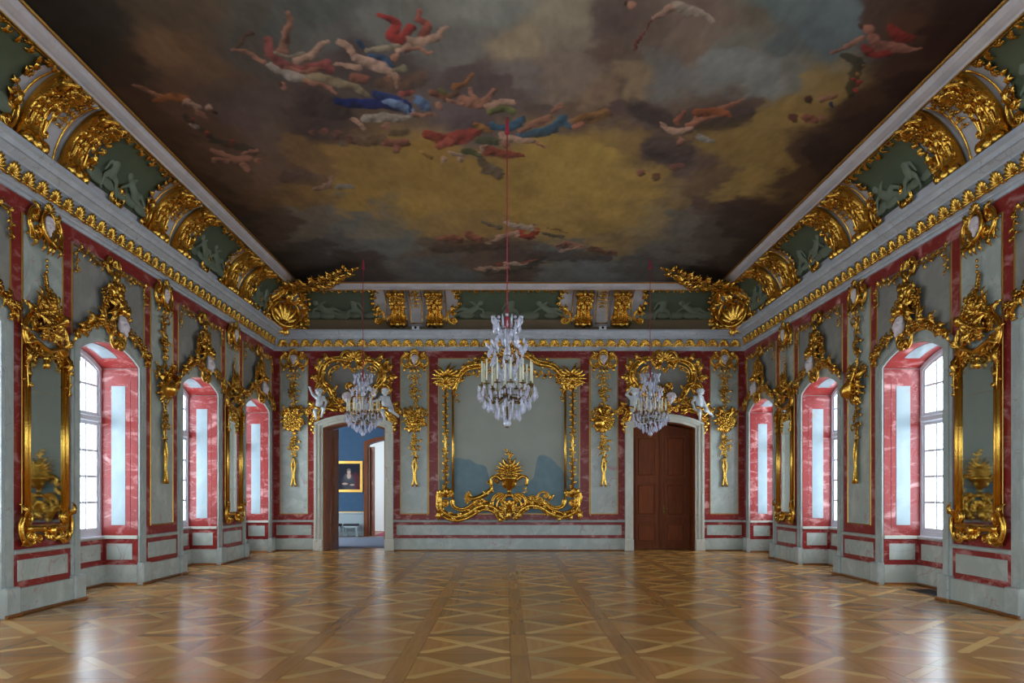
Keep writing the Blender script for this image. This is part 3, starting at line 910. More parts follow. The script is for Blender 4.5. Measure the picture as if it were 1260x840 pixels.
# ------------------------------------------------------------------ windows
def make_window():
    # parts centred on u = 0 at the back of the niche (y = 0), looking to -y
    P = []
    A0 = arc(WH, WSP, WAP)
    A1 = arc(WH - 0.075, WSP - 0.07, WAP - 0.075)
    P.append(('frame', MB().band([(A1[0][0], SILL + 0.08)] + A1 + [(A1[-1][0], SILL + 0.08), (A1[0][0], SILL + 0.08)], [(A0[0][0], SILL)] + A0 + [(A0[-1][0], SILL), (A0[0][0], SILL)], -0.09, 0.0).mesh('frame'), 'white_paint'))
    P.append(('mullion', MB().wbevel(-0.05, 0.05, SILL + 0.08, WAP - 0.075, -0.085, 0.02, 0.015).mesh('mullion'), 'white_paint'))
    P.append(('transom', MB().wbevel(-WH + 0.07, WH - 0.07, 2.77, 2.87, -0.085, 0.03, 0.015).mesh('transom'), 'white_paint'))
    P.append(('window_sill', MB().wbevel(-WH + 0.01, WH - 0.01, SILL - 0.04, SILL, -0.09, 0.06, 0.012).mesh('window_sill'), 'white_paint'))
    def top_at(u):
        h = WAP - WSP; R = (WH*WH + h*h)/(2*h)
        return WAP - 0.08 - R + math.sqrt(R*R - u*u)
    for s_ in (-1, 1):
        u0, u1 = 0.05, WH - 0.075
        for v0, v1, nr, top in ((SILL + 0.08, 2.77, 4, False), (2.87, None, 2, True)):
            sw = 0.055
            if not top:
                inner = [(s_*(u0+sw), v0+sw), (s_*(u1-sw), v0+sw), (s_*(u1-sw), v1-sw), (s_*(u0+sw), v1-sw), (s_*(u0+sw), v0+sw)]
                outer = [(s_*u0, v0), (s_*u1, v0), (s_*u1, v1), (s_*u0, v1), (s_*u0, v0)]
            else:
                us = [u1 + (u0 - u1)*k/6 for k in range(7)]
                outer = [(s_*u0, v0), (s_*u1, v0)] + [(s_*u, top_at(u)) for u in us] + [(s_*u0, v0)]
                ui = [u1 - sw + (u0 - u1 + 2*sw)*k/6 for k in range(7)]
                inner = [(s_*(u0+sw), v0+sw), (s_*(u1-sw), v0+sw)] + [(s_*u, top_at(u) - sw) for u in ui] + [(s_*(u0+sw), v0+sw)]
            P.append(('sash', MB().band(inner, outer, -0.07, -0.02).mesh('sash'), 'white_paint'))
            uc = (u0 + u1)/2
            vt = v1 - sw if not top else top_at(uc) - sw
            P.append(('muntin', MB().wbox(s_*uc - 0.020, s_*uc + 0.020, v0 + sw, vt, -0.068, -0.02).mesh('muntin'), 'white_paint'))
            vv1 = v1 if not top else top_at(u1)
            hs = [v0 + sw + (vv1 - v0 - 2*sw)*k/nr for k in range(nr+1)]
            if top: hs = [v0 + sw, v0 + sw + 0.46, None]
            for h in hs[1:-1]:
                a, b = sorted((s_*(u0+sw), s_*(u1-sw)))
                P.append(('muntin', MB().wbox(a, b, h - 0.017, h + 0.017, -0.062, -0.026).mesh('muntin'), 'white_paint'))
            for r in range(nr):
                for ca, cb in ((u0 + sw, uc - 0.020), (uc + 0.020, u1 - sw)):
                    b0 = hs[r] + (0.014 if r else 0)
                    if hs[r+1] is None:
                        us = [cb + (ca - cb)*k/4 for k in range(5)]
                        poly = [(s_*ca, b0), (s_*cb, b0)] + [(s_*u, top_at(u) - sw) for u in us]
                    else:
                        t0 = hs[r+1] - (0.014 if r + 1 < nr else 0)
                        poly = [(s_*ca, b0), (s_*cb, b0), (s_*cb, t0), (s_*ca, t0)]
                    if s_ < 0: poly = poly[::-1]
                    P.append(('pane', MB().prism(poly, -0.048, -0.044).mesh('pane'), 'window_glass'))
    return P
WPARTS = make_window()
wi = 1
for side in ('left', 'right'):
    sg = 1 if side == 'left' else -1
    for by in BAYS:
        x = -W - ND if side == 'left' else W + ND
        e = empty('window_%d' % wi, (x, by, 0), math.pi/2 * sg)
        struct(e, 'tall arched white casement window in the %s wall' % side)
        wi += 1
        for nm, me, mt in WPARTS:
            if by < 8 and nm in ('pane', 'muntin'): 
                if nm == 'muntin': continue
            obj(nm, me, mt, e)
for fx in ADDED_WINDOWS:  # added windows, out of view, giving frontal daylight
    e = empty('window_%d' % wi, (fx, Y0 - 0.20, 0), math.pi)
    struct(e, 'unseen casement window added behind the viewer to light the hall')
    wi += 1
    for nm, me, mt in WPARTS:
        if nm != 'muntin': obj(nm, me, mt, e)

# ------------------------------------------------------------------ painted ceiling: a loose sky of clouds with airy figures, colours stored per vertex
def vnoise(x, y, seed, n=64):
    r = np.random.RandomState(seed)
    g_ = r.rand(n, n)
    xi = np.floor(x).astype(int); yi = np.floor(y).astype(int)
    fx = x - xi; fy = y - yi
    fx = fx*fx*(3-2*fx); fy = fy*fy*(3-2*fy)
    a = g_[yi % n, xi % n]; b = g_[yi % n, (xi+1) % n]; c = g_[(yi+1) % n, xi % n]; d = g_[(yi+1) % n, (xi+1) % n]
    return (a*(1-fx)+b*fx)*(1-fy) + (c*(1-fx)+d*fx)*fy
def fbm(x, y, seed, oct=5):
    t = np.zeros_like(x); a = 0.5; s = 0
    for k in range(oct):
        t += a*vnoise(x*2**k + 7.3*k, y*2**k + 3.1*k, seed + k); s += a; a *= 0.55
    return t/s
def lin(c):
    c = np.asarray(c, float)/255
    return np.where(c <= 0.04045, c/12.92, ((c+0.055)/1.055)**2.4)

SKY = [(60,10,40,36,30),(120,20,48,44,36),(200,10,82,70,52),(285,15,74,72,60),(400,10,80,84,76),(480,20,100,102,92),(600,10,116,118,106),(690,20,126,120,98),(750,25,84,72,64),(790,40,92,80,68),(860,20,104,90,76),(905,30,100,94,78),(960,12,92,106,100),(1050,12,92,106,104),(1100,6,70,54,44),(1190,8,48,32,26),
 (105,55,46,40,32),(150,90,58,46,34),(205,62,102,80,54),(245,80,92,72,50),(300,60,76,70,60),(340,30,74,76,68),(420,40,86,86,78),(440,70,70,62,56),(560,60,106,104,94),(560,90,82,72,66),(650,62,140,128,100),(700,50,124,116,96),(720,90,120,108,92),(760,75,92,78,66),(850,66,104,90,74),(900,55,98,96,82),(940,60,84,92,88),(1000,40,88,100,98),(1110,70,62,42,32),(1160,45,48,30,24),(1140,30,74,52,36),
 (170,130,70,52,36),(225,110,90,68,48),(270,110,80,66,54),(320,130,82,70,60),(300,150,80,66,58),(580,100,84,74,68),(640,100,110,102,92),(690,115,118,106,88),(740,115,116,98,76),(780,108,128,112,84),(830,90,100,100,92),(880,80,112,116,108),(920,100,118,122,112),(960,90,106,108,96),(985,100,134,116,72),(1015,105,134,114,66),(1060,130,66,48,36),(1110,110,46,30,24),
 (200,180,70,52,36),(250,170,84,64,46),(330,170,88,74,62),(380,130,72,58,50),(400,150,64,52,46),(560,150,92,82,78),(620,120,86,74,68),(680,135,90,78,68),(715,130,96,80,62),(760,125,84,70,62),(800,140,84,72,64),(900,130,84,70,60),(925,135,128,108,60),(960,140,138,116,64),(990,130,124,104,58),(1030,165,62,46,36),(1060,150,52,38,30),
 (240,215,66,50,34),(300,215,84,66,46),(340,205,94,74,54),(380,190,112,88,54),(430,195,132,106,56),(520,205,136,110,56),(600,215,134,110,56),(680,180,146,122,62),(740,185,148,124,62),(770,180,124,102,60),(815,195,88,74,64),(850,185,92,76,64),(890,180,128,106,58),(930,190,134,112,60),(900,215,140,118,64),(960,200,76,58,42),(1000,195,54,40,32),(870,215,100,82,58),
 (280,255,58,44,30),(330,245,88,68,44),(380,235,112,88,50),(440,240,138,112,56),(520,250,142,116,58),(600,250,142,116,58),(670,245,146,122,62),(740,240,146,122,62),(790,235,144,120,62),(830,240,118,100,66),(870,245,86,72,58),(920,255,62,48,38),
 (310,290,54,44,34),(350,275,74,62,48),(385,270,100,94,78),(430,268,98,98,88),(470,285,110,104,84),(520,275,132,110,64),(580,270,130,106,60),(700,270,140,116,62),(760,275,136,114,62),(800,272,124,110,74),(840,270,98,94,82),(880,285,80,72,60),(905,300,58,48,40),
 (350,322,50,44,36),(390,315,62,58,50),(430,300,84,84,78),(480,310,96,98,90),(530,315,90,80,64),(540,335,84,86,80),(600,320,88,74,60),(640,335,76,64,54),(700,328,92,96,88),(740,330,92,98,94),(790,330,76,76,70),(830,315,94,90,80),(860,330,58,50,42),(440,335,66,58,50),(760,300,114,98,64),(790,305,110,98,72)]
FL, LF, PK = (176,122,88), (196,156,122), (160,82,70)
FIG = [ # colour, [(x, y, r) ...], opacity
 ((108,98,84), [(590,196,5),(600,208,9),(612,214,8)], .85), ((70,60,52), [(380,125,22),(420,135,16)], .6), ((104,88,82), [(560,150,14),(600,150,12)], .5),
 ((84,70,62), [(845,150,16),(890,142,20),(920,140,12)], .75), ((88,74,66), [(800,180,16),(840,190,18)], .7), ((70,56,50), [(780,130,12),(820,150,14)], .6),
 ((158,142,100), [(380,96,7),(410,100,8),(440,108,6),(452,118,3)], 1), (FL, [(355,16,4),(357,25,4),(352,42,7),(347,62,8)], 1), (LF, [(405,52,3),(394,57,4),(380,68,6),(365,75,7)], 1),
 (PK, [(328,50,6),(332,65,7),(345,80,7),(365,88,7),(400,80,9),(408,86,5)], 1), ((178,118,84), [(352,86,4),(372,90,4),(395,84,4)], .9), ((158,148,118), [(340,66,3),(355,70,3),(372,64,3)], 1),
 ((182,172,150), [(332,80,4),(345,90,6),(372,98,7)], 1), (FL, [(349,106,6)], 1), ((96,58,40), [(344,104,4)], 1), (FL, [(286,61,3),(300,64,3.5),(325,76,4)], 1), ((112,70,46), [(290,58,1.6),(304,44,2.4),(310,42,4)], 1), (FL, [(375,100,5),(395,104,4),(415,115,2.5)], 1),
 ((186,48,30), [(466,18,3),(480,24,5),(488,30,7),(480,45,8),(492,50,7),(505,35,7)], 1), ((170,86,60), [(516,14,4),(514,24,4),(525,32,6),(520,40,7)], 1), (LF, [(552,34,2),(545,37,4),(538,46,6),(520,50,7),(505,50,7)], 1), (LF, [(502,58,5),(490,63,5)], 1),
 (FL, [(487,71,6)], 1), (FL, [(500,62,4),(516,58,3),(528,66,3),(532,62,2)], 1), ((172,158,122), [(452,61,3),(470,59,5),(490,57,3)], 1), ((58,96,132), [(442,52,5),(448,58,4)], 1), ((58,92,124), [(455,68,4),(472,72,6),(480,80,4)], 1),
 (LF, [(418,51,3),(430,60,4),(437,70,5)], 1), ((206,168,136), [(440,72,6),(455,78,8),(475,86,7),(482,90,5)], 1), (LF, [(412,78,3),(428,82,4),(442,84,5)], 1), (FL, [(477,97,6)], 1), (LF, [(485,92,4),(492,98,4),(487,107,2.5)], 1), ((152,146,106), [(485,86,5),(498,85,6)], 1), ((150,92,66), [(436,96,6),(450,98,6)], .9), ((128,92,60), [(470,105,9),(505,104,12),(520,96,10)], .6),
 ((26,50,118), [(416,125,5),(440,128,7),(470,128,8),(500,132,9)], 1), ((40,66,120), [(460,116,4),(475,122,6),(490,124,6)], 1), ((124,152,182), [(474,126,4),(495,132,7),(508,138,5)], 1), ((96,132,166), [(515,124,7),(524,130,7)], 1), ((30,56,100), [(506,130,2),(505,138,2)], 1),
 ((172,84,70), [(492,115,5),(508,114,4)], 1), ((184,172,146), [(448,146,5),(470,145,6),(503,145,4)], 1), (LF, [(432,146,4),(445,155,4),(450,160,3)], 1), (FL, [(477,156,6)], 1), (FL, [(510,141,4),(534,140,2)], 1), (FL, [(541,131,5)], 1), ((150,90,60), [(530,115,5),(545,118,5)], 1), ((110,112,60), [(540,110,5),(552,118,4)], .9), ((172,112,46), [(560,108,5),(575,100,4),(582,93,3)], 1), ((120,80,46), [(548,122,5),(560,116,5)], .9),
 ((120,98,72), [(436,172,7),(470,172,8)], .9), ((160,98,74), [(474,176,6),(500,176,6)], 1), ((158,96,74), [(486,183,6)], 1), ((120,104,72), [(480,164,5),(500,162,5)], .8),
 ((172,68,46), [(522,164,5),(550,172,9),(575,168,10),(588,162,6)], 1), ((172,84,60), [(540,180,5),(552,176,7)], 1), ((164,74,50), [(598,186,7),(625,190,6),(646,192,2)], 1), (LF, [(545,196,5)], 1), (LF, [(567,196,5)], 1), ((196,168,140), [(556,188,3),(570,191,3)], 1), (LF, [(590,187,3),(600,181,3),(603,176,2.5)], 1), ((98,112,62), [(572,186,4),(590,190,4)], 1), ((98,104,70), [(590,172,6),(610,174,5)], 1), ((172,120,46), [(585,154,4),(605,160,4)], 1), ((178,136,56), [(520,186,3),(530,192,4)], .9),
 (FL, [(576,110,3),(583,122,4)], 1), (FL, [(608,111,3),(598,120,5),(590,128,7),(578,126,7),(568,122,6)], 1), (LF, [(632,126,3),(615,126,4),(598,130,6)], 1), (FL, [(552,124,3),(570,128,3)], 1), ((118,126,60), [(602,137,5),(620,133,5),(632,138,4)], 1),
 ((56,104,126), [(605,155,4),(625,158,5),(645,147,5)], 1), ((62,110,130), [(640,166,4),(660,164,6),(682,158,8),(694,146,7),(702,154,5)], 1), (FL, [(640,160,4),(660,152,5),(678,144,4)], 1), (FL, [(678,138,3),(690,130,3)], 1), (LF, [(617,168,5),(640,172,5),(655,174,3)], 1), (FL, [(622,177,5)], 1), (FL, [(660,176,3),(674,182,2)], 1), ((160,112,46), [(704,150,5),(725,145,7),(748,140,6)], .9), ((176,110,80), [(708,156,4),(716,153,4)], 1),
 ((176,126,92), [(778,7,7)], 1), ((90,60,42), [(770,4,4)], 1), ((176,160,134), [(832,8,8),(855,14,8),(878,25,3)], 1), (LF, [(806,23,3),(825,10,6)], 1), ((130,54,44), [(803,26,1.5),(792,42,1.6),(780,60,1.5)], 1),
 ((184,120,80), [(916,121,2),(895,132,4),(880,140,6),(860,146,7),(848,155,6)], 1), ((168,92,36), [(856,140,5),(875,136,5),(898,141,3)], 1), (LF, [(814,152,3),(820,160,4),(838,162,7),(850,160,5)], 1), (FL, [(837,174,6)], 1), ((170,104,66), [(844,139,3),(832,150,4)], 1), ((152,152,134), [(860,169,4),(877,173,3)], 1), ((150,92,72), [(789,212,6)], .9), ((140,88,66), [(806,217,6)], .9), ((146,92,72), [(830,207,5),(840,202,4)], .8),
 ((178,116,86), [(1068,36,8)], 1), ((176,116,88), [(1072,48,8),(1082,58,9),(1105,58,7),(1120,62,4),(1134,60,2)], 1), (FL, [(1025,64,3),(1045,56,3),(1060,48,4)], 1), ((150,44,30), [(1062,60,6),(1080,68,6),(1092,66,5)], 1), ((150,44,30), [(1096,34,7),(1106,46,9),(1120,48,6)], 1), ((86,54,36), [(1058,32,4)], 1),
 ((54,62,38), [(1040,70,7),(1056,78,8),(1050,100,8),(1046,115,6)], .85), ((172,128,40), [(1056,90,3)], 1), ((172,128,40), [(1062,82,2.5)], 1), ((180,52,40), [(1050,98,4)], 1), ((186,56,42), [(1057,103,4)], 1), ((176,50,40), [(1052,112,4)], 1), ((96,58,40), [(996,122,7)], 1), (FL, [(1010,123,5),(1028,119,4)], 1), ((34,52,92), [(1024,129,4)], 1), ((110,60,44), [(976,146,7)], 1), ((166,100,74), [(992,145,7),(1003,148,5)], 1), (FL, [(1012,146,5)], 1),
 (FL, [(162,104,2),(180,112,3),(200,118,4)], 1), ((160,98,34), [(188,124,4),(215,118,7),(228,125,7)], 1), (LF, [(228,127,5),(245,133,5)], 1), ((196,160,130), [(258,133,5)], 1), ((90,50,36), [(265,138,4)], 1), (FL, [(243,138,3),(254,143,3)], 1), ((180,60,46), [(238,148,4)], 1), ((184,58,46), [(255,165,5)], 1), ((180,60,46), [(285,177,5)], 1), ((196,180,160), [(235,155,3),(245,157,3)], .9), ((54,60,40), [(228,143,4),(262,172,4),(300,182,5),(315,186,4)], .7),
 (FL, [(258,185,2),(275,190,3),(290,196,6),(308,196,5)], 1), (FL, [(318,198,5)], 1), (FL, [(300,190,3),(315,185,3)], 1), (FL, [(262,196,3),(280,198,4)], 1), (FL, [(300,204,4),(306,210,2)], 1), ((104,86,72), [(350,216,10),(395,222,9)], .6), ((170,134,110), [(386,232,3),(404,228,4),(408,218,2.5)], .8), ((130,140,146), [(416,230,5),(436,230,2)], .7),
 ((140,92,66), [(385,164,5)], .7), ((146,92,64), [(400,162,6)], .7), ((146,92,66), [(416,165,6)], .7), ((140,90,66), [(430,172,6)], .7), ((104,118,116), [(421,176,3)], .7),
 ((90,70,54), [(535,305,7),(580,302,9),(620,300,8)], .75), ((162,92,60), [(540,293,4),(565,294,5)], .95), ((172,98,68), [(575,289,5),(590,294,5)], 1), ((190,170,146), [(622,273,2.5),(640,280,5),(656,281,4)], 1), (FL, [(656,277,3)], 1), ((178,52,30), [(635,286,4),(650,292,5),(662,285,4)], 1), (LF, [(600,299,2.5),(618,291,4),(636,288,4)], 1), ((104,98,82), [(594,274,2),(615,280,4)], .9), ((104,98,82), [(670,287,3),(694,292,2)], .9), ((150,110,50), [(675,280,1.2),(696,286,1.2)], .9),
 ((78,62,52), [(650,318,6),(700,314,8),(750,316,6)], .7), (FL, [(685,302,4),(700,300,4),(716,303,4)], 1), ((184,150,120), [(690,308,2.5),(712,304,3)], .9), ((172,60,44), [(695,300,2.5)], .9), ((120,74,48), [(726,306,4),(758,312,2.5)], .9), (LF, [(588,330,2.5),(605,332,4),(625,330,3)], .9), ((160,80,50), [(608,325,2),(640,325,2),(662,320,2.5)], .8), ((190,176,150), [(620,325,2),(648,326,2)], .8), ((60,66,44), [(600,336,4),(640,332,3),(670,318,3)], .6),
]
CGX = np.linspace(-W + 0.92, W - 0.92, 548)
CGY = np.concatenate([np.linspace(Y0, 8.2, 40)[:-1], np.linspace(8.2, D - 0.92, 560)])
def paint_ceiling():
    GX, GY = np.meshgrid(CGX, CGY)
    kk = CZ - EYE
    px = PPX + FPX*(GX - CAMX)/np.maximum(GY, 6.5)
    py = PPY - FPX*kk/np.maximum(GY, 6.5)
    n1 = fbm(GX*0.9 + 20, GY*0.9, 3) - 0.5; n2 = fbm(GX*0.9 + 50, GY*0.9 + 9, 11) - 0.5
    n3 = fbm(GX*3.1 + 5, GY*3.1, 61) - 0.5; n4 = fbm(GX*3.1 + 15, GY*3.1 + 4, 71) - 0.5
    qx = px + n1*90 + n3*34; qy = py + n2*60 + n4*24
    num = np.zeros(GX.shape + (3,)); den = np.zeros(GX.shape)
    for x, y, *c in SKY:
        d2 = (qx - x)**2 + (1.35*(qy - y))**2
        w_ = 1.0/(d2 + 40.0)**2.5
        num += w_[..., None]*lin(c); den += w_
    col = num/den[..., None]
    br = fbm(GX*3.0, GY*2.0, 21, 4) - 0.5
    st = fbm(GX*14.0, GY*5.0, 31, 3) - 0.5
    col *= (1 + 0.55*br + 0.30*st)[..., None]
    # figures
    wob = (fbm(GX*9, GY*9, 41, 3) - 0.5)*1.6
    fold = fbm(GX*10 + GY*4, GY*5, 47, 4) - 0.5
    px = px + (fbm(GX*6, GY*6, 81, 3) - 0.5)*9.0
    py2 = py + (fbm(GX*6 + 9, GY*6, 91, 3) - 0.5)*7.0
    for c, P, op in FIG:
        c = lin(c)
        xs = [p[0] for p in P]; ys = [p[1] for p in P]; rm = max(p[2] for p in P) + 9
        r0 = np.searchsorted(py[:, 0], min(ys) - rm); r1 = np.searchsorted(py[:, 0], max(ys) + rm)
        if r1 <= r0: continue
        X_, Y_ = px[r0:r1], py2[r0:r1]
        best = np.full(X_.shape, 1e9); sh = np.zeros(X_.shape)
        Q = P if len(P) > 1 else [P[0], (P[0][0] + 0.01, P[0][1], P[0][2])]
        for (ax, ay, ar), (bx_, by_, br_) in zip(Q[:-1], Q[1:]):
            dx, dy = bx_-ax, by_-ay
            t = np.clip(((X_-ax)*dx + (Y_-ay)*dy)/(dx*dx+dy*dy+1e-9), 0, 1)
            ex, ey = X_-(ax+dx*t), Y_-(ay+dy*t)
            rr = (ar + (br_-ar)*t)*0.86
            d = np.hypot(ex, ey)/rr
            m = d < best
            best = np.where(m, d, best)
            sh = np.where(m, (-0.45*ex - 0.75*ey)/rr, sh)
        op = op*0.92; soft = 0.38 + 0.6*(1 - op)
        al = np.clip((1.0 + soft*0.5 + 0.12*wob[r0:r1] - best)/soft, 0, 1)
        al = al*al*(3-2*al)*op
        val = (0.72 + 0.50*np.clip(sh, -1, 1) + 1.3*fold[r0:r1])
        val = np.clip(val, 0.18, 1.5)
        col[r0:r1] = col[r0:r1]*(1-al[..., None]) + ((c*0.85 + c.mean()*0.15)*0.70*val[..., None])*al[..., None]
    return np.clip(col*PAINT_GAIN*np.array([1.08, 0.96, 1.0]), 0.004, 0.9)
PAINT_GAIN = 1.15
def grid_mesh(name, V, nx, ny, col):
    me = bpy.data.meshes.new(name)
    i = np.arange((ny-1)*(nx-1))
    a = (i // (nx-1))*nx + i % (nx-1)
    F = np.stack([a, a+nx, a+nx+1, a+1], 1).astype(np.int32)
    me.vertices.add(len(V)); me.vertices.foreach_set('co', V.astype(np.float32).ravel())
    me.loops.add(F.size); me.loops.foreach_set('vertex_index', F.ravel())
    me.polygons.add(len(F)); me.polygons.foreach_set('loop_start', (np.arange(len(F))*4).astype(np.int32)); me.polygons.foreach_set('loop_total', np.full(len(F), 4, np.int32))
    me.update()
    at = me.color_attributes.new('paint', 'FLOAT_COLOR', 'POINT')
    C = np.ones((len(V), 4), np.float32); C[:, :3] = col.reshape(-1, 3)
    at.data.foreach_set('color', C.ravel())
    return me
_c = paint_ceiling()
GX, GY = np.meshgrid(CGX, CGY)
_V = np.stack([GX, GY, np.full(GX.shape, CZ)], -1).reshape(-1, 3)
ceil = struct(obj('ceiling', grid_mesh('ceiling', _V, len(CGX), len(CGY), _c), 'oil_paint'), 'flat ceiling painted with a cloudy sky and airy figures')
obj('ceiling_slab', MB().box(-W - 0.3, W + 0.3, Y0 - 0.3, D + 0.3, 7.18, 7.3), 'ceiling_dull', ceil)

# ------------------------------------------------------------------ kit of carved pieces (local: x = along wall, z = up, -y = out of the wall)
def leafmesh(name, width=0.46, curl=0.34, lobes=4, bend=0.0, stations=14, cross=7, cup=0.12):
    vs, fs = [], []
    for side in (0, 1):
        for i in range(stations):
            t = i/(stations-1)
            wd = width * (math.sin(math.pi*min(1, t*0.93+0.07))**0.8) * (1 + 0.34*math.cos(2*math.pi*lobes*t)) * (1 - 0.35*t)
            yo = -curl*math.sin(t*math.pi*0.85)*0.8 + 0.30*curl*t*t
            zz = t - 0.14*max(0, t-0.75)*4*curl
            cx = bend*t*t
            for j in range(cross):
                s = -1 + 2*j/(cross-1)
                ridge = 0.075*math.cos(s*math.pi*2.0)
                y = yo - ridge*(1-t) + cup*s*s*0.5 + 0.03
                vs.append((cx + s*wd*0.5, min(0.05, y) + (0.045 if side else 0), zz))
    n = stations*cross
    for i in range(stations-1):
        for j in range(cross-1):
            a = i*cross+j
            fs.append((a, a+1, a+cross+1, a+cross))
            fs.append((n+a, n+a+cross, n+a+cross+1, n+a+1))
    for i in range(stations-1):
        for j in (0, cross-1):
            a = i*cross+j
            fs.append((a, a+cross, n+a+cross, n+a))
    for j in range(cross-1):
        for i in (0, stations-1):
            a = i*cross+j
            fs.append((a, a+1, n+a+1, n+a))
    return MB().add(vs, fs).mesh(name, True)

def flowermesh(name, petals=6):
    mb = MB()
    for k in range(petals):
        a = 2*math.pi*k/petals
        c, s = math.cos(a), math.sin(a)
        def P(r, t, y): return (r*c - t*s, y, r*s + t*c)
        mb.add([P(0.12,-0.06,-0.10), P(0.12,0.06,-0.10), P(0.55,-0.30,-0.28), P(0.55,0.30,-0.28), P(0.62,0,-0.16), P(0.95,-0.17,-0.12), P(0.95,0.17,-0.12),
                P(0.3,0,0.0), P(0.8,0,0.0)],
               [(0,1,4),(0,4,2),(1,3,4),(2,4,5),(4,6,5),(3,6,4),(0,2,7),(2,5,8),(2,8,7),(5,6,8),(3,7,8),(3,8,6),(1,7,3),(0,7,1)])
    mb.ball((0,-0.18,0), 0.24, 6, 4)
    return mb.mesh(name, True)

def shellmesh(name, ribs=9, span=210, cup=0.35):
    # fan shell, hinge at the origin, ribs fanning upwards, radius 1
    mb = MB()
    m = 6
    n = ribs*4
    vs, fs = [], []
    for side in (0, 1):
        for i in range(n+1):
            f = i/n
            a = math.radians(-span/2 + span*f)
            rr = 1.0 - 0.10*abs(math.sin(f*ribs*math.pi + math.pi/2))*1.0
            for j in range(m+1):
                t = j/m
                r = 0.06 + (rr - 0.06)*t
                y = -cup*math.sin(t*math.pi*0.62) - 0.085*t*math.cos(2*math.pi*f*ribs)*-1 + 0.10*t
                y = min(0.03, y)
                vs.append((r*math.sin(a), y + (0.05 if side else 0), r*math.cos(a)))
    N_ = (n+1)*(m+1)
    for i in range(n):
        for j in range(m):
            a = i*(m+1)+j
            fs.append((a, a+1, a+m+2, a+m+1))
            fs.append((N_+a, N_+a+m+1, N_+a+m+2, N_+a+1))
        a = i*(m+1)+m
        fs.append((a, N_+a, N_+a+m+1, a+m+1))
    mb.add(vs, fs)
    mb.ball((0,-0.10,0), 0.15, 8, 5)
    return mb.mesh(name, True)

def spiral(c, r0, r1, a0, a1, n):
    return [(c[0] + (r0 + (r1-r0)*i/(n-1))*math.cos(a0 + (a1-a0)*i/(n-1)), c[1] + (r0 + (r1-r0)*i/(n-1))*math.sin(a0 + (a1-a0)*i/(n-1))) for i in range(n)]

def ribbed(mb, pts, rad, depth=1.0):
    # carved moulding: a main roll and a thinner roll on its outer flank
    P = [(u, -depth*rad[i]*0.6, v) for i, (u, v) in enumerate(pts)]
    mb.tube(P, rad, 6)
    n = len(pts)
    off = []
    for i in range(n):
        a = pts[max(0, i-1)]; b = pts[min(n-1, i+1)]
        dx, dy = b[0]-a[0], b[1]-a[1]
        l = math.hypot(dx, dy) or 1
        off.append((pts[i][0] + dy/l*rad[i]*1.25, -depth*rad[i]*0.35, pts[i][1] - dx/l*rad[i]*1.25))
    mb.tube(off, [r*0.55 for r in rad], 5)
    return mb

def cscrollmesh(name):
    # C-scroll opening to +x, about 1 tall, with a volute at each end
    top = spiral((0.10, 0.30), 0.045, 0.20, math.radians(-420), math.radians(90), 16)
    bigr = 0.50
    mid = [( 0.10 - 0.42*math.cos(t), 0.5*math.sin(t)) for t in np.linspace(math.radians(78), math.radians(-78), 12)]
    bot = [(u, -v) for u, v in top][::-1]
    pts = top + mid + bot
    m = len(pts)
    rad = [0.03 + 0.045*math.sin(math.pi*i/(m-1)) for i in range(m)]
    mb = ribbed(MB(), pts, rad)
    for e in (0.30, -0.30): mb.ball((0.10, -0.04, e), 0.065, 6, 4)
    return mb.mesh(name, True)

def sscrollmesh(name):
    # S-scroll rising from a volute at the bottom left to one at the top right
    a = spiral((-0.22, -0.28), 0.04, 0.20, math.radians(500), math.radians(20), 14)
    b = [(-u, -v) for u, v in a][::-1]
    mid = bez([a[-1], (-0.05, -0.10), (0.05, 0.10), b[0]], 9)[1:-1]
    pts = a + mid + b
    m = len(pts)
    rad = [0.03 + 0.045*math.sin(math.pi*i/(m-1)) for i in range(m)]
    mb = ribbed(MB(), pts, rad)
    for s in (-1, 1): mb.ball((0.22*s, -0.04, 0.28*s), 0.06, 6, 4)
    return mb.mesh(name, True)

def volutemesh(name):
    # a stem curling over to the right
    a = [(0.0 + 0.05*t, -0.5 + 0.62*t) for t in np.linspace(0, 1, 6)]
    b = spiral((0.27, 0.16), 0.23, 0.05, math.radians(180), math.radians(-330), 16)
    pts = a[:-1] + b
    m = len(pts)
    rad = [0.07 - 0.04*i/(m-1) for i in range(m)]
    mb = ribbed(MB(), pts, rad)
    mb.ball((0.27, -0.04, 0.16), 0.07, 6, 4)
    return mb.mesh(name, True)

def bowmesh(name):
    mb = MB()
    for s in (-1, 1):
        pts = bez([(0, 0), (0.25*s, 0.25), (0.5*s, 0.15), (0.42*s, -0.08), (0, 0)], 16)
        mb.tube([(u, -0.05-0.08*math.sin(i/len(pts)*math.pi), v) for i, (u, v) in enumerate(pts)], 0.06, 6, flat=0.6)
        pts = bez([(0, 0), (0.18*s, -0.22), (0.14*s, -0.45), (0.36*s, -0.7)], 12)
        mb.tube([(u, -0.04, v) for u, v in pts], 0.055, 6, flat=0.5)
    mb.ball((0, -0.08, 0), 0.10, 8, 5)
    return mb.mesh(name, True)

def buckle(name):
    mb = MB().lathe([(0.0, -0.24), (0.25, -0.22), (0.45, -0.14), (0.62, -0.12), (0.80, -0.20), (0.95, -0.12), (1.0, 0.0), (0.0, 0.0)], 20, axis='y')
    for k in range(10):
        a = 2*math.pi*k/10
        mb.ball((0.72*math.cos(a), -0.16, 0.72*math.sin(a)), 0.07, 6, 4)
    return mb.mesh(name, True)

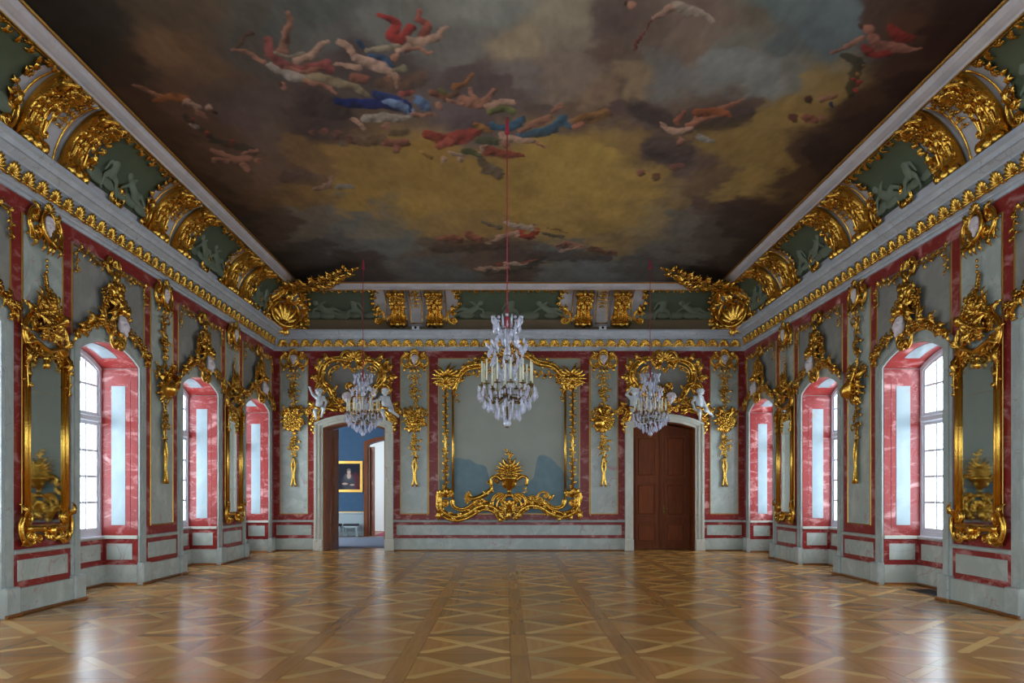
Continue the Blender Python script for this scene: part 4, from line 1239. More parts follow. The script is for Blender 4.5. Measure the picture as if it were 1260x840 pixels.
def trumpetmesh(name):
    mb = MB()
    prof = [(0.02, -0.5), (0.035, -0.48), (0.03, -0.2), (0.04, 0.1), (0.07, 0.3), (0.14, 0.45), (0.20, 0.5), (0.17, 0.47), (0.05, 0.3), (0.0, 0.2)]
    mb.lathe(prof, 10, (0, -0.12, 0))
    for z in (-0.15, 0.05): mb.lathe([(0.03, z-0.02), (0.06, z), (0.03, z+0.02)], 10, (0, -0.12, 0))
    return mb.mesh(name, True)

def lutemesh(name):
    mb = MB()
    mb.lathe([(0.0, -0.5), (0.16, -0.46), (0.24, -0.32), (0.20, -0.15), (0.10, 0.0), (0.04, 0.06), (0.035, 0.45), (0.0, 0.46)], 12, (0, -0.1, 0))
    mb.box(-0.09, 0.09, -0.16, -0.06, 0.42, 0.52)
    for z in (0.44, 0.49):
        mb.tube([(-0.16, -0.11, z), (0.16, -0.11, z)], 0.014, 5)
    return mb.mesh(name, True)

def quivermesh(name):
    mb = MB()
    mb.lathe([(0.0, -0.5), (0.05, -0.48), (0.10, 0.15), (0.125, 0.18), (0.115, 0.22), (0.0, 0.2)], 10, (0, -0.12, 0))
    for k in range(5):
        x = -0.07 + 0.035*k
        mb.tube([(x*0.5, -0.12, 0.1), (x*1.6, -0.12 - 0.02*(k % 2), 0.40)], 0.012, 5)
        mb.ball((x*1.7, -0.12, 0.45), 0.035, 6, 4, (0.7, 0.7, 1.8))
    return mb.mesh(name, True)

def basketmesh(name):
    mb = MB().lathe([(0.0, -0.30), (0.20, -0.30), (0.24, -0.25), (0.22, -0.2), (0.34, 0.12), (0.40, 0.16), (0.36, 0.2), (0.30, 0.18), (0.0, 0.12)], 16, (0, -0.30, 0))
    for k in range(16):
        a = 2*math.pi*k/16
        mb.tube([(0.23*math.cos(a), -0.30+0.23*math.sin(a), -0.2), (0.345*math.cos(a+0.25), -0.30+0.345*math.sin(a+0.25), 0.12)], 0.022, 4)
    return mb.mesh(name, True)

def tassel(name):
    mb = MB().lathe([(0.0, 0.5), (0.10, 0.46), (0.12, 0.36), (0.08, 0.30), (0.13, 0.22), (0.20, -0.1), (0.24, -0.5), (0.0, -0.5)], 10, (0, -0.12, 0))
    return mb.mesh(name, True)

KIT = dict(
    leaf=leafmesh('leaf'), leaf_b=leafmesh('leaf', 0.5, 0.42, 3, 0.18), frond=leafmesh('frond', 0.24, 0.35, 6, 0.28, 14, 5),
    flower=flowermesh('flower'), flower_b=flowermesh('flower', 5), shell=shellmesh('shell'), fan=shellmesh('fan', 7, 120, 0.2),
    c_scroll=cscrollmesh('c_scroll'), s_scroll=sscrollmesh('s_scroll'), volute=volutemesh('volute'), bow=bowmesh('bow'), shield=buckle('shield'),
    trumpet=trumpetmesh('trumpet'), lute=lutemesh('lute'), quiver=quivermesh('quiver'), basket=basketmesh('basket'), tassel=tassel('tassel'),
    bud=smesh(MB().ball((0,-0.4,0), 0.5, 8, 5, (0.8, 0.7, 1.0)), 'bud'))
for me in KIT.values():
    me.materials.append(MAT['gold'])

YMAX = {}
def ymax(me):
    if me.name not in YMAX:
        YMAX[me.name] = max(v.co.y for v in me.vertices)
    return YMAX[me.name]

class Orn:
    """a carved thing fixed to a wall: an Empty at its base, pieces placed in wall coordinates (u along, v height above floor, w out)"""
    def __init__(s, name, side, u, base, label, cat, group=None, flip=False, wof=0.0, parent=None):
        if parent is None:
            loc, rz = wall_root(None, side)
            c, s_ = math.cos(rz), math.sin(rz)
            o = wof + 0.034
            s.root = empty(name, (loc[0] + u*c + o*s_, loc[1] + u*s_ - o*c, base), rz)
            tag(s.root, label, cat, group)
        else:
            s.root = parent
        s.base = base
        s.wallside = parent is None
        s.fx = -1 if flip else 1
    def put(s, kind, u, v, size=0.2, ang=0, w=0.0, flip=False, name=None, depth=1.0, tilt=0.0, parent=None, mat=None, wide=1.0):
        me = KIT[kind] if isinstance(kind, str) else kind
        fl = -1 if flip else 1
        if parent is None and s.wallside:
            w = max(w, ymax(me)*size*depth)
        o = bpy.data.objects.new(name or me.name.split('.')[0], me)
        COL.objects.link(o)
        o.parent = parent or s.root
        z = v - s.base if parent is None else v
        o.location = (u*s.fx, -w, z)
        o.rotation_euler = (tilt, math.radians(ang)*s.fx, 0)
        o.scale = (size*fl*s.fx*wide, size*depth, size)
        return o
    def tube(s, name, pts, rad, mat='gold', n=6, rib=False, parent=None, closed=False):
        # pts (u, v) or (u, v, w)
        P = [(p[0]*s.fx, -(p[2] if len(p) > 2 else 0.0), p[1] - s.base) for p in pts]
        if not hasattr(rad, '__len__'): rad = [rad]*len(P)
        mb = MB().tube(P, rad, n, closed=closed)
        if rib:
            off = []
            for i in range(len(P)):
                a, b = P[max(0, i-1)], P[min(len(P)-1, i+1)]
                dx, dz = b[0]-a[0], b[2]-a[2]
                l = math.hypot(dx, dz) or 1
                off.append((P[i][0] + dz/l*rad[i]*1.3, P[i][1] + rad[i]*0.2, P[i][2] - dx/l*rad[i]*1.3))
            mb.tube(off, [r*0.5 for r in rad], 5)
        return obj(name, smesh(mb, name), mat, parent or s.root)
    def mesh(s, name, mb, mat='gold', smooth=True, parent=None):
        return obj(name, mb.mesh(name, smooth), mat, parent or s.root, sc=(s.fx, 1, 1))
    def vine(s, pts, size, seed=0, step=0.5, flowers=0.35, w=0.0, spread=70, stem=True, kinds=('leaf', 'leaf_b')):
        r = random.Random(seed)
        P = bez(pts, 10*(len(pts)-1)) if len(pts) > 1 else pts
        if stem:
            s.tube('stem', [(p[0], p[1], w + size*0.15) for p in P], size*0.10, n=5)
        acc = 0; k = 0
        for i in range(1, len(P)):
            d = math.hypot(P[i][0]-P[i-1][0], P[i][1]-P[i-1][1])
            acc += d
            if acc >= size*step*0.8:
                acc = 0
                k += 1
                a = math.degrees(math.atan2(P[i][0]-P[i-1][0], P[i][1]-P[i-1][1]))
                if r.random() < flowers:
                    s.put(r.choice(('flower', 'flower_b')), P[i][0] + r.uniform(-.2,.2)*size, P[i][1], size*r.uniform(0.38, 0.55), r.uniform(0, 60), w + size*0.1)
                else:
                    sg = 1 if k % 2 else -1
                    s.put(r.choice(kinds), P[i][0], P[i][1], size*r.uniform(0.8, 1.15), a + sg*r.uniform(spread*0.5, spread), w + size*r.uniform(0, .15), flip=(sg < 0))
    def foliate(s, P, size, step, seed=0, beads=True):
        # leaves and small beads carved along a scroll
        r = random.Random(seed)
        acc = 0; k = 0
        for i in range(1, len(P)-1):
            acc += math.hypot(P[i][0]-P[i-1][0], P[i][1]-P[i-1][1])
            if acc < step: continue
            acc = 0; k += 1
            a = math.degrees(math.atan2(P[i+1][0]-P[i-1][0], P[i+1][1]-P[i-1][1]))
            sg = 1 if k % 2 else -1
            w = (P[i][2] if len(P[i]) > 2 else 0) + size*0.22
            s.put('leaf' if k % 3 else 'leaf_b', P[i][0], P[i][1], size*r.uniform(.85, 1.15), a + sg*r.uniform(25, 50), w, flip=sg < 0)
            if beads: s.put('bud', P[i][0], P[i][1], size*0.26, a, w + size*0.05)
    def spray(s, u, v, size, n, a0, a1, w=0.0, kinds=('leaf', 'leaf_b'), seed=0, jit=0.15):
        r = random.Random(seed)
        for k in range(n):
            a = a0 + (a1-a0)*k/max(1, n-1)
            s.put(kinds[k % len(kinds)], u, v, size*(1 + r.uniform(-jit, jit)), a + r.uniform(-6, 6), w + 0.02*size*(k % 3), flip=a < 0)
    def posy(s, u, v, rad, n, size, seed=0, w=0.0, aspect=1.0):
        # cluster of flowers and leaves filling an oval
        r = random.Random(seed)
        n = int(n*1.5); size = size*0.86
        for k in range(n):
            t = k/n
            a = k*2.399
            q = rad*math.sqrt(t)
            x, z = u + q*math.cos(a), v + q*math.sin(a)*aspect
            if k % 3 == 2:
                s.put('leaf' if k % 2 else 'leaf_b', x, z, size*r.uniform(1.0, 1.4), math.degrees(math.atan2(math.cos(a), math.sin(a))) + r.uniform(-20, 20), w)
            else:
                s.put(r.choice(('flower', 'flower_b', 'flower')), x, z, size*r.uniform(0.5, 0.75), r.uniform(0, 70), w + size*0.5*(1-t))

# ------------------------------------------------------------------ sculpted bodies: capsules fused into one surface
def remeshed(name, caps, voxel, smooth=3, factor=0.5, squash=None):
    mb = MB()
    for c in caps:
        if len(c) == 4:
            a, b, r0, r1 = c
            A, B = Vector(a), Vector(b)
            pts, rad = [], []
            d = (B - A); L_ = d.length
            d = d/L_ if L_ > 1e-6 else Vector((0,0,1))
            for k in range(4):
                an = math.pi/2*(1 - k/3.0)
                pts.append(A - d*r0*math.sin(an)*0.98); rad.append(max(0.002, r0*math.cos(an)))
            for k in range(4):
                an = math.pi/2*k/3.0
                pts.append(B + d*r1*math.sin(an)*0.98); rad.append(max(0.002, r1*math.cos(an)))
            mb.tube(pts, rad, 10)
        else:
            a, r, sc = c
            mb.ball(a, r, 12, 8, sc)
    me = mb.mesh(name)
    o = bpy.data.objects.new(name, me)
    COL.objects.link(o)
    rm = o.modifiers.new('r', 'REMESH'); rm.mode = 'VOXEL'; rm.voxel_size = voxel; rm.use_smooth_shade = True
    if smooth:
        sm = o.modifiers.new('s', 'SMOOTH'); sm.factor = factor; sm.iterations = smooth
    dg = bpy.context.evaluated_depsgraph_get()
    out = bpy.data.meshes.new_from_object(o.evaluated_get(dg))
    bpy.data.objects.remove(o)
    out.name = name
    out.materials.clear()
    if squash:
        n = len(out.vertices)
        co = np.empty(n*3, np.float32); out.vertices.foreach_get('co', co)
        co = co.reshape(-1, 3) * np.array(squash, np.float32)
        out.vertices.foreach_set('co', co.ravel())
    return out

def body(pose, s=1.0, fingers=True):
    """capsules of a plump child's body; pose gives joints as (u, v, w): hip, chest, head, arms (shoulder->elbow->hand), legs (hip->knee->foot)"""
    def T(p): return (p[0]*s, -p[2]*s, p[1]*s)
    C = []
    hip, chest, head = pose['hip'], pose['chest'], pose['head']
    mid = tuple((hip[i]+chest[i])/2 + (0.03 if i == 2 else 0) for i in range(3))
    C.append((T(hip), T(mid), 0.098*s, 0.100*s)); C.append((T(mid), T(chest), 0.100*s, 0.095*s))
    sh = pose.get('sh', 0.09)
    ax = pose.get('ax', (1, 0, 0))
    SL = tuple(chest[i] - ax[i]*sh + (0.04 if i == 1 else 0) for i in range(3))
    SR = tuple(chest[i] + ax[i]*sh + (0.04 if i == 1 else 0) for i in range(3))
    C.append((T(SL), T(SR), 0.055*s, 0.055*s))
    neck = tuple(chest[i]*0.45 + head[i]*0.55 for i in range(3))
    C.append((T(chest), T(neck), 0.05*s, 0.042*s)); C.append((T(neck), T(head), 0.042*s, 0.05*s))
    C.append((T(head), 0.092*s, (0.92, 0.98, 1.08)))
    fd = pose.get('face', (0, -0.1, 1))           # direction the face looks at
    f = Vector((fd[0], -fd[2], fd[1])).normalized()
    up = Vector((0, 0, 1)) - f*f.z
    up.normalize()
    rt = f.cross(up)
    H = Vector(T(head))
    def fp(a, b, c, r, sc=(1,1,1)): C.append((tuple(H + (f*a + up*b + rt*c)*s), r*s, sc))
    fp(0.092, -0.012, 0, 0.017); fp(0.085, 0.012, 0, 0.013)
    fp(0.072, -0.030, 0.036, 0.032); fp(0.072, -0.030, -0.036, 0.032); fp(0.070, -0.066, 0, 0.026)
    fp(0.082, -0.046, 0, 0.013, (1.5, 1, 0.7))
    fp(0.074, 0.034, 0.030, 0.020); fp(0.074, 0.034, -0.030, 0.020)
    fp(0.0, -0.01, 0.092, 0.020); fp(0.0, -0.01, -0.092, 0.020)
    r = random.Random(int(head[0]*1000) + 7)
    for k in range(22):
        a, b = r.uniform(0, 2*math.pi), r.uniform(-0.1, 1)
        d = f*(-0.2 + math.cos(a)*0.62) + rt*math.sin(a)*0.75 + up*(b*0.9 + 0.15)
        d.normalize()
        if d.dot(f) > 0.62: continue
        C.append((tuple(H + d*0.092*s), 0.024*s, (1,1,1)))
    for S, key in ((SL, 'armL'), (SR, 'armR')):
        if key not in pose: continue
        e, h = pose[key]
        C.append((T(S), T(e), 0.044*s, 0.037*s)); C.append((T(e), T(h), 0.037*s, 0.026*s))
        d = Vector(T(h)) - Vector(T(e)); d.normalize()
        hc = Vector(T(h)) + d*0.028*s
        C.append((T(h), tuple(hc), 0.024*s, 0.026*s))
        if fingers:
            q = d.cross(Vector((0, 1, 0.3))); q.normalize()
            n_ = d.cross(q)
            for k, (o_, l) in enumerate(((-0.02, 0.035), (-0.007, 0.042), (0.007, 0.040), (0.020, 0.032))):
                b0 = hc + q*o_*s + d*0.015*s
                b1 = b0 + (d*l*0.6 + n_*0.006)*s
                b2 = b1 + (d*l*0.5 + n_*0.018)*s
                C.append((tuple(b0), tuple(b1), 0.0085*s, 0.008*s)); C.append((tuple(b1), tuple(b2), 0.008*s, 0.0065*s))
            th = hc - d*0.01*s - q*0.02*s
            C.append((tuple(th), tuple(th + (d*0.02 - q*0.024 + n_*0.012)*s), 0.0095*s, 0.008*s))
    for key, sx in (('legL', -1), ('legR', 1)):
        if key not in pose: continue
        k, ft = pose[key]
        h0 = tuple(hip[i] + ax[i]*sx*0.055 for i in range(3))
        C.append((T(h0), T(k), 0.075*s, 0.054*s)); C.append((T(k), T(ft), 0.052*s, 0.030*s))
        toe = pose.get('toe', (0.0, -0.035, 0.06))
        t2 = tuple(ft[i] + toe[i] for i in range(3))
        C.append((T(ft), T(t2), 0.030*s, 0.022*s))
        for q in range(3):
            C.append(((T(t2)[0] + (q-1)*0.016*s, T(t2)[1] - 0.008*s, T(t2)[2]), 0.011*s, (1, 1.3, 1)))
    return C

# mask: a small face with hair, used on medallions and keystones
def mask_mesh():
    C = [((0, 0, 0), 0.5, (0.80, 0.75, 1.0)), ((0, -0.40, -0.05), 0.085, (0.8, 1, 1.5)), ((0, -0.36, 0.10), 0.06, (0.7, 1, 1.6)),
         ((0.17, -0.29, -0.10), 0.13, (1, 1, 1)), ((-0.17, -0.29, -0.10), 0.13, (1, 1, 1)), ((0, -0.30, -0.34), 0.10, (1.1, 1, 0.9)),
         ((0, -0.36, -0.20), 0.055, (1.7, 1, 0.6)), ((0, -0.35, -0.25), 0.05, (1.5, 1, 0.6)),
         ((0.15, -0.32, 0.15), 0.075, (1.6, 1, 0.6)), ((-0.15, -0.32, 0.15), 0.075, (1.6, 1, 0.6)),
         ((0, -0.1, -0.5), 0.16, (1, 1, 1.4))]
    for k in range(15):
        a = math.pi*(k/14)
        C.append(((0.43*math.cos(a), -0.10, 0.12 + 0.40*math.sin(a)), 0.11, (1, 1, 1)))
        C.append(((0.30*math.cos(a), -0.20, 0.16 + 0.32*math.sin(a)), 0.09, (1, 1, 1)))
    return remeshed('face', C, 0.035, 2)
KIT['face'] = mask_mesh()
KIT['face'].materials.append(MAT['mask_stone'])

# ------------------------------------------------------------------ gilded shells of the cornice
def cornice_shells(side, coords):
    loc, rz = wall_root(None, side)
    c, s_ = math.cos(rz), math.sin(rz)
    for u in coords:
        w_ = 0.135
        o = obj('gilded_shell', KIT['shell'], None, trims[side], (loc[0] + u*c + w_*s_, loc[1] + u*s_ - w_*c, 5.545), (0.22, 0, rz), (0.148, 0.15, 0.18))
        o.rotation_mode = 'YXZ'
cornice_shells('back', [(-20 + i)*0.305 for i in range(41)])
side_sh = [6.5 + 0.305*i for i in range(48)]
cornice_shells('left', side_sh)
cornice_shells('right', [-y for y in side_sh])

# ------------------------------------------------------------------ medallions and hanging trophies
def medallion(o, v=5.18, k=1.0):
    ring = [(0.135*k*math.cos(a), v + 0.175*k*math.sin(a), 0.06) for a in np.linspace(0, 2*math.pi, 17)[:-1]]
    o.tube('medallion_ring', ring, 0.032*k, closed=True)
    o.mesh('medallion_ground', MB().lathe([(0.0, -0.05), (0.10*k, -0.045), (0.135*k, -0.03), (0.135*k, 0.0), (0, 0)], 16, (0, 0, v - o.base), axis='y'), 'gold')
    o.put('face', 0, v, 0.20*k, 0, 0.06, depth=0.7)
    for s_ in (-1, 1):
        o.put('c_scroll', s_*0.235*k, v - 0.04, 0.34*k, s_*14, 0.0, flip=s_ > 0)
        o.put('leaf', s_*0.15*k, v + 0.10, 0.22*k, s_*48, 0.03, flip=s_ < 0)
        o.put('leaf_b', s_*0.24*k, v - 0.16, 0.20*k, s_*160, 0.02, flip=s_ < 0)
        o.put('leaf', s_*0.07*k, v - 0.20, 0.18*k, s_*165, 0.04, flip=s_ < 0)
    o.put('shell', 0, v + 0.17*k, 0.13*k, 0, 0.05)
    o.put('leaf', 0, v - 0.19, 0.20*k, 180, 0.05)

def trophy(side, u, var, label, top_med=True):
    o = Orn('gilded_trophy', side, u, 1.72, label, 'wall ornament', 'gilded trophies hanging on the wall panels')
    r = random.Random(var*11 + 3)
    medallion(o)
    for k in range(3): o.put('bud', 0, 4.92 - 0.07*k, 0.055, 0, 0.01)
    o.put('bow', 0, 4.70, 0.34, r.uniform(-10, 10), 0.0)
    o.vine([(0.02, 4.72), (-0.03, 4.5), (0.03, 4.32)], 0.16, var, 0.5)
    o.posy(0.0, 4.28, 0.11, 7, 0.14, var+1, aspect=1.2)
    o.vine([(0.0, 4.2), (0.03, 4.05), (0.0, 3.86)], 0.15, var+2, 0.45)
    items = {0: ['quiver', 'trumpet', 'shield'], 1: ['shield', 'quiver', 'lute'], 2: ['lute', 'trumpet', 'basket'], 3: ['shield', 'trumpet', 'quiver'], 4: ['lute', 'basket', 'trumpet'], 5: ['quiver', 'lute', 'shield']}[var]
    sz = lambda k, v: 0.17 if k == 'shield' else (0.42 if k == 'basket' else v*0.85)
    o.put(items[0], -0.04, 3.62, sz(items[0], 0.78), -34 if var % 2 else 28, 0.0)
    o.put(items[1], 0.04, 3.58, sz(items[1], 0.74), 38 if var % 2 else -40, 0.03)
    o.put(items[2], 0.02 if var % 2 else -0.05, 3.54, 0.15 if items[2] == 'shield' else 0.40, 12, 0.08, depth=0.9)
    o.posy(0.0, 3.52, 0.24, 15, 0.16, var+4, 0.10, 0.9)
    o.spray(0, 3.50, 0.34, 7, -150, 150, 0.02, seed=var+21)
    o.spray(0, 3.62, 0.36, 6, -110, 110, 0.0, seed=var)
    o.spray(0, 3.42, 0.26, 4, 130, 230, 0.0, seed=var+8)
    for s_ in (-1, 1):
        o.vine([(s_*0.08, 3.80), (s_*0.26, 3.84), (s_*0.34, 3.66)], 0.12, var+5+s_, 0.5)
    o.vine([(0.0, 3.35), (-0.02, 3.2), (0.02, 3.05)], 0.14, var+6, 0.5)
    o.posy(0.0, 2.92, 0.10, 6, 0.14, var+7, aspect=1.4)
    o.put('bow', 0, 2.76, 0.30, r.uniform(-12, 12), 0.02)
    o.vine([(0.0, 2.75), (0.02, 2.5), (-0.01, 2.25)], 0.13, var+9, 0.5)
    for s_ in (-1, 1):
        pts = bez([(s_*0.01, 2.55, 0.03), (s_*0.05, 2.3, 0.05), (s_*0.015, 2.05, 0.04), (s_*0.065, 1.74, 0.05)], 12)
        o.tube('ribbon', pts, [0.022 + 0.012*i/len(pts) for i in range(len(pts))], n=5)
    return o

bx = (-5.84, -2.56, 2.56, 5.84)
trophy('back', bx[0], 0, 'gilded trophy with a flower wreath between left corner and open doorway', )
trophy('back', bx[1], 1, 'gilded trophy with round shields between open doorway and painted centre panel')
trophy('back', bx[2], 2, 'gilded trophy with lute between painted centre panel and closed brown door')
trophy('back', bx[3], 3, 'gilded trophy on bluish panel between closed brown door and right corner')
trophy('left', PIERS[3], 4, 'gilded trophy on the left wall pier between two arched windows')
trophy('right', -PIERS[3], 5, 'gilded trophy on the right wall pier between two arched windows')

# ------------------------------------------------------------------ pier mirrors
def pier_mirror(side, y, label):
    sg = 1 if side == 'left' else -1
    o = Orn('pier_mirror', side, sg*y, 0.90, label, 'mirror', 'gilded pier mirrors', flip=(side == 'right'))
    GZ = [1.14, 2.04, 2.92, 3.52]
    for k in range(3):
        o.mesh('mirror_pane', MB().wbox(-0.385, 0.385, GZ[k] + 0.002 - o.base, GZ[k+1] - 0.002 - o.base, 0.018, 0.028), 'mirror_glass', False)
    o.mesh('backboard', MB().wbox(-0.47, 0.47, 1.05 - o.base, 3.56 - o.base, 0, 0.017), 'old_gold', False)
    for s_ in (-1, 1):
        o.tube('frame_rail', [(s_*0.40, 1.10, 0.035), (s_*0.40, 3.5, 0.035)], 0.024, n=8)
        o.tube('frame_rail', [(s_*0.475, 1.15, 0.035), (s_*0.475, 3.5, 0.035)], 0.038, n=8)
        pts = [(s_*(0.437), 1.15 + 0.05*k) for k in range(47)]
        mb = MB()
        for k, (u, v) in enumerate(pts): mb.ball((u, -0.035, v - o.base), 0.016, 5, 3)
        q = o.mesh('bead_moulding', mb); q['kind'] = 'stuff'
        o.put('leaf', s_*0.48, 3.52, 0.30, 180, 0.05)
        o.vine([(s_*0.49, 3.45), (s_*0.50, 3.2), (s_*0.48, 2.95)], 0.13, 4+s_, 0.5, w=0.05)
        o.put('c_scroll', s_*0.46, 1.10, 0.40, s_*8, 0.03, flip=s_ > 0)
        o.put('leaf_b', s_*0.50, 1.22, 0.26, s_*20, 0.05, flip=s_ < 0)
        o.put('leaf', s_*0.40, 1.02, 0.24, -s_*115, 0.03, flip=s_ < 0)
        o.put('volute', s_*0.20, 1.02, 0.24, -s_*100, 0.03, flip=s_ > 0)
        o.put('leaf', s_*0.50, 1.06, 0.20, s_*165, 0.03, flip=s_ < 0)
        o.put('leaf', s_*0.24, 0.99, 0.20, s_*130, 0.03, flip=s_ < 0)
    o.tube('bottom_rail', bez([(-0.46, 1.10, 0.04), (-0.2, 1.09, 0.05), (0, 1.05, 0.06), (0.2, 1.09, 0.05), (0.46, 1.10, 0.04)], 16), 0.045, n=8)
    o.put('shell', 0, 1.09, 0.17, 180, 0.05)
    o.put('bud', 0, 1.06, 0.14, 0, 0.06)
    # crest
    o.tube('top_rail', bez([(-0.47, 3.52, 0.04), (-0.30, 3.58, 0.06), (0, 3.50, 0.06), (0.30, 3.58, 0.06), (0.47, 3.52, 0.04)], 18), 0.036, n=8)
    for s_ in (-1, 1):
        o.put('c_scroll', s_*0.33, 3.72, 0.46, -s_*28, 0.02, flip=s_ > 0)
        o.put('s_scroll', s_*0.18, 3.98, 0.50, s_*6, 0.03, flip=s_ > 0)
        o.put('leaf_b', s_*0.44, 3.62, 0.22, s_*40, 0.04, flip=s_ < 0)
        o.put('leaf', s_*0.34, 3.92, 0.26, s_*50, 0.04, flip=s_ < 0)
        o.vine([(s_*0.08, 3.42), (s_*0.24, 3.44), (s_*0.36, 3.36)], 0.11, 20+s_, 0.45, w=0.03)
    o.put('tassel', 0, 3.34, 0.16, 0, 0.02)
    o.put('shell', 0, 3.66, 0.24, 0, 0.06)
    o.put('trumpet', -0.02, 3.84, 0.46, 64, 0.10)
    o.spray(0.0, 3.78, 0.30, 8, -120, 120, 0.08, seed=3)
    o.spray(0.0, 4.02, 0.26, 6, -100, 100, 0.06, seed=9)
    o.vine([(-0.40, 3.70), (-0.34, 3.95), (-0.16, 4.20)], 0.15, 12, 0.5, w=0.05)
    o.vine([(0.40, 3.70), (0.34, 3.95), (0.18, 4.20)], 0.15, 14, 0.5, w=0.05)
    o.posy(0.02, 3.80, 0.20, 10, 0.15, 5, 0.08, 0.8)
    o.put('volute', -0.05, 4.16, 0.40, 0, 0.04)
    o.posy(0.03, 4.18, 0.10, 6, 0.13, 9, 0.06, 1.5)
    o.vine([(0.0, 4.2), (0.04, 4.36), (-0.02, 4.54)], 0.14, 31, 0.42, flowers=0.5)
    for k in range(3): o.put('bud', 0, 4.58 + 0.075*k, 0.06, 0, 0.01)
    m = Orn('gilded_medallion', side, sg*y, 4.90, label.replace('tall gilded pier mirror', 'gilded medallion with white face').replace(', the', ' above the').replace(' one', ' mirror'), 'wall ornament', 'gilded medallions above the pier mirrors')
    medallion(m, 5.20, 1.06)
    m.vine([(-0.30, 5.30), (-0.36, 5.1), (-0.34, 4.93)], 0.12, 3, 0.5)
    m.vine([(0.30, 5.30), (0.36, 5.1), (0.34, 4.93)], 0.12, 5, 0.5)
    return o
pier_mirror('left', PIERS[2], 'tall gilded pier mirror on left wall, the nearer and larger one')
pier_mirror('left', PIERS[4], 'tall gilded pier mirror on left wall, the farther and narrower one')
pier_mirror('right', -1*-PIERS[2], 'tall gilded pier mirror on right wall, the nearer and larger one')
pier_mirror('right', -1*-PIERS[4], 'tall gilded pier mirror on right wall, the farther and narrower one')

# ------------------------------------------------------------------ crests over the windows and garlands above them
def window_crest(side, y, label):
    sg = 1 if side == 'left' else -1
    o = Orn('window_crest', side, sg*y, 3.72, label, 'wall ornament', 'gilded crests over the window arches', flip=(side == 'right'), wof=0.02)
    sd = int(y*10)
    o.put('face', 0.06, 4.24, 0.27, 6, 0.12, tilt=-0.25, depth=0.8)
    o.put('c_scroll', -0.17, 4.38, 0.56, -10, 0.02, depth=0.7)
    o.put('c_scroll', 0.24, 4.38, 0.52, 12, 0.02, flip=True, depth=0.7)
    o.put('s_scroll', -0.20, 4.62, 0.40, 20, 0.02, depth=0.8)
    o.put('s_scroll', 0.22, 4.60, 0.36, -20, 0.02, flip=True, depth=0.8)
    o.put('shell', 0.04, 4.34, 0.27, 2, 0.05, depth=0.6)
    o.put('bud', 0.10, 4.46, 0.15, 20, 0.12)
    o.put('bud', -0.02, 4.46, 0.13, -20, 0.12)
    o.posy(-0.30, 4.62, 0.14, 8, 0.15, sd, 0.03, 1.2)
    o.posy(0.32, 4.50, 0.10, 6, 0.13, sd+1, 0.03, 1.3)
    o.put('volute', -0.06, 4.80, 0.40, 4, 0.03)
    o.spray(0.0, 4.48, 0.30, 9, -130, 130, 0.05, seed=sd)
    o.spray(-0.02, 4.62, 0.30, 5, -50, 50, 0.04, seed=sd+3)
    o.spray(-0.02, 4.72, 0.24, 5, -80, 80, 0.05, seed=sd+1)
    for k in range(10):
        a = math.radians(-200 + 40*k)
        o.put('leaf' if k % 2 else 'flower', 0.02 + 0.34*math.cos(a), 4.42 + 0.36*math.sin(a), 0.17 if k % 2 else 0.075, 90 - math.degrees(a), 0.05)
    o.put('leaf', 0.14, 4.78, 0.22, 30, 0.04)
    o.put('leaf_b', -0.08, 4.88, 0.20, -10, 0.03, flip=True)
    o.put('leaf', 0.0, 4.90, 0.18, 14, 0.04)
    o.put('flower', 0.04, 4.92, 0.07, 0, 0.05)
    o.vine([(0.18, 4.62), (0.22, 4.76), (0.16, 4.88)], 0.13, sd+2, 0.5)
    for s_ in (-1, 1):
        o.put('c_scroll', s_*0.13, 4.02, 0.30, s_*20, 0.06, flip=s_ > 0)
        o.put('leaf', s_*0.05, 4.06, 0.22, s_*150, 0.08, flip=s_ < 0)
    o.put('leaf_b', 0.0, 4.02, 0.20, 180, 0.10)
    # arm of scrolled acanthus on one flank, flowers and leaves on the other, both riding on the arched surround
    def ar(u): 
        h = FAP - FSP; R = (FH*FH + h*h)/(2*h)
        return FAP - R + math.sqrt(max(0, R*R - u*u))
    pts = [(u, ar(u) + 0.03 + 0.02*math.sin(u*8), 0.05) for u in np.linspace(-0.30, -1.02, 10)]
    o.tube('arm_scroll', pts, [0.075 - 0.003*i for i in range(10)], rib=True)
    o.put('volute', -1.02, ar(1.02) + 0.02, 0.34, -76, 0.03, flip=True)
    for k in range(7):
        u = -0.36 - 0.10*k
        o.put('leaf' if k % 2 else 'leaf_b', u, ar(u) + 0.05, 0.28 - 0.012*k, -60 + (k % 3)*50 - 20, 0.06, flip=True)
        if k % 2 == 0: o.put('flower', u, ar(u) + 0.02, 0.075, 15*k, 0.11)
    for k in range(9):
        u = 0.36 + 0.092*k
        o.put('leaf_b' if k % 2 else 'leaf', u, ar(u) + 0.02, 0.21, 60 + (k % 3)*45, 0.03)
        if k % 2 == 0: o.put('flower_b', u + 0.02, ar(u) + 0.03, 0.095, 20*k, 0.07)
    o.put('volute', 1.06, ar(1.06) - 0.02, 0.24, 120, 0.03)
    o.vine([(1.10, 3.90), (1.14, 3.82), (1.12, 3.76)], 0.12, sd+3, 0.4)
    o.put('leaf', -1.18, 3.92, 0.20, 190, 0.02)
    return o
ordn = {BAYS[2]: 'cut by the picture edge', BAYS[3]: 'over nearest whole window', BAYS[4]: 'over second whole window', BAYS[5]: 'over window next to back corner'}
for side in ('left', 'right'):
    for by in BAYS[2:]:
        window_crest(side, by, 'gilded crest with white mask on the %s wall %s' % (side, ordn[by]))

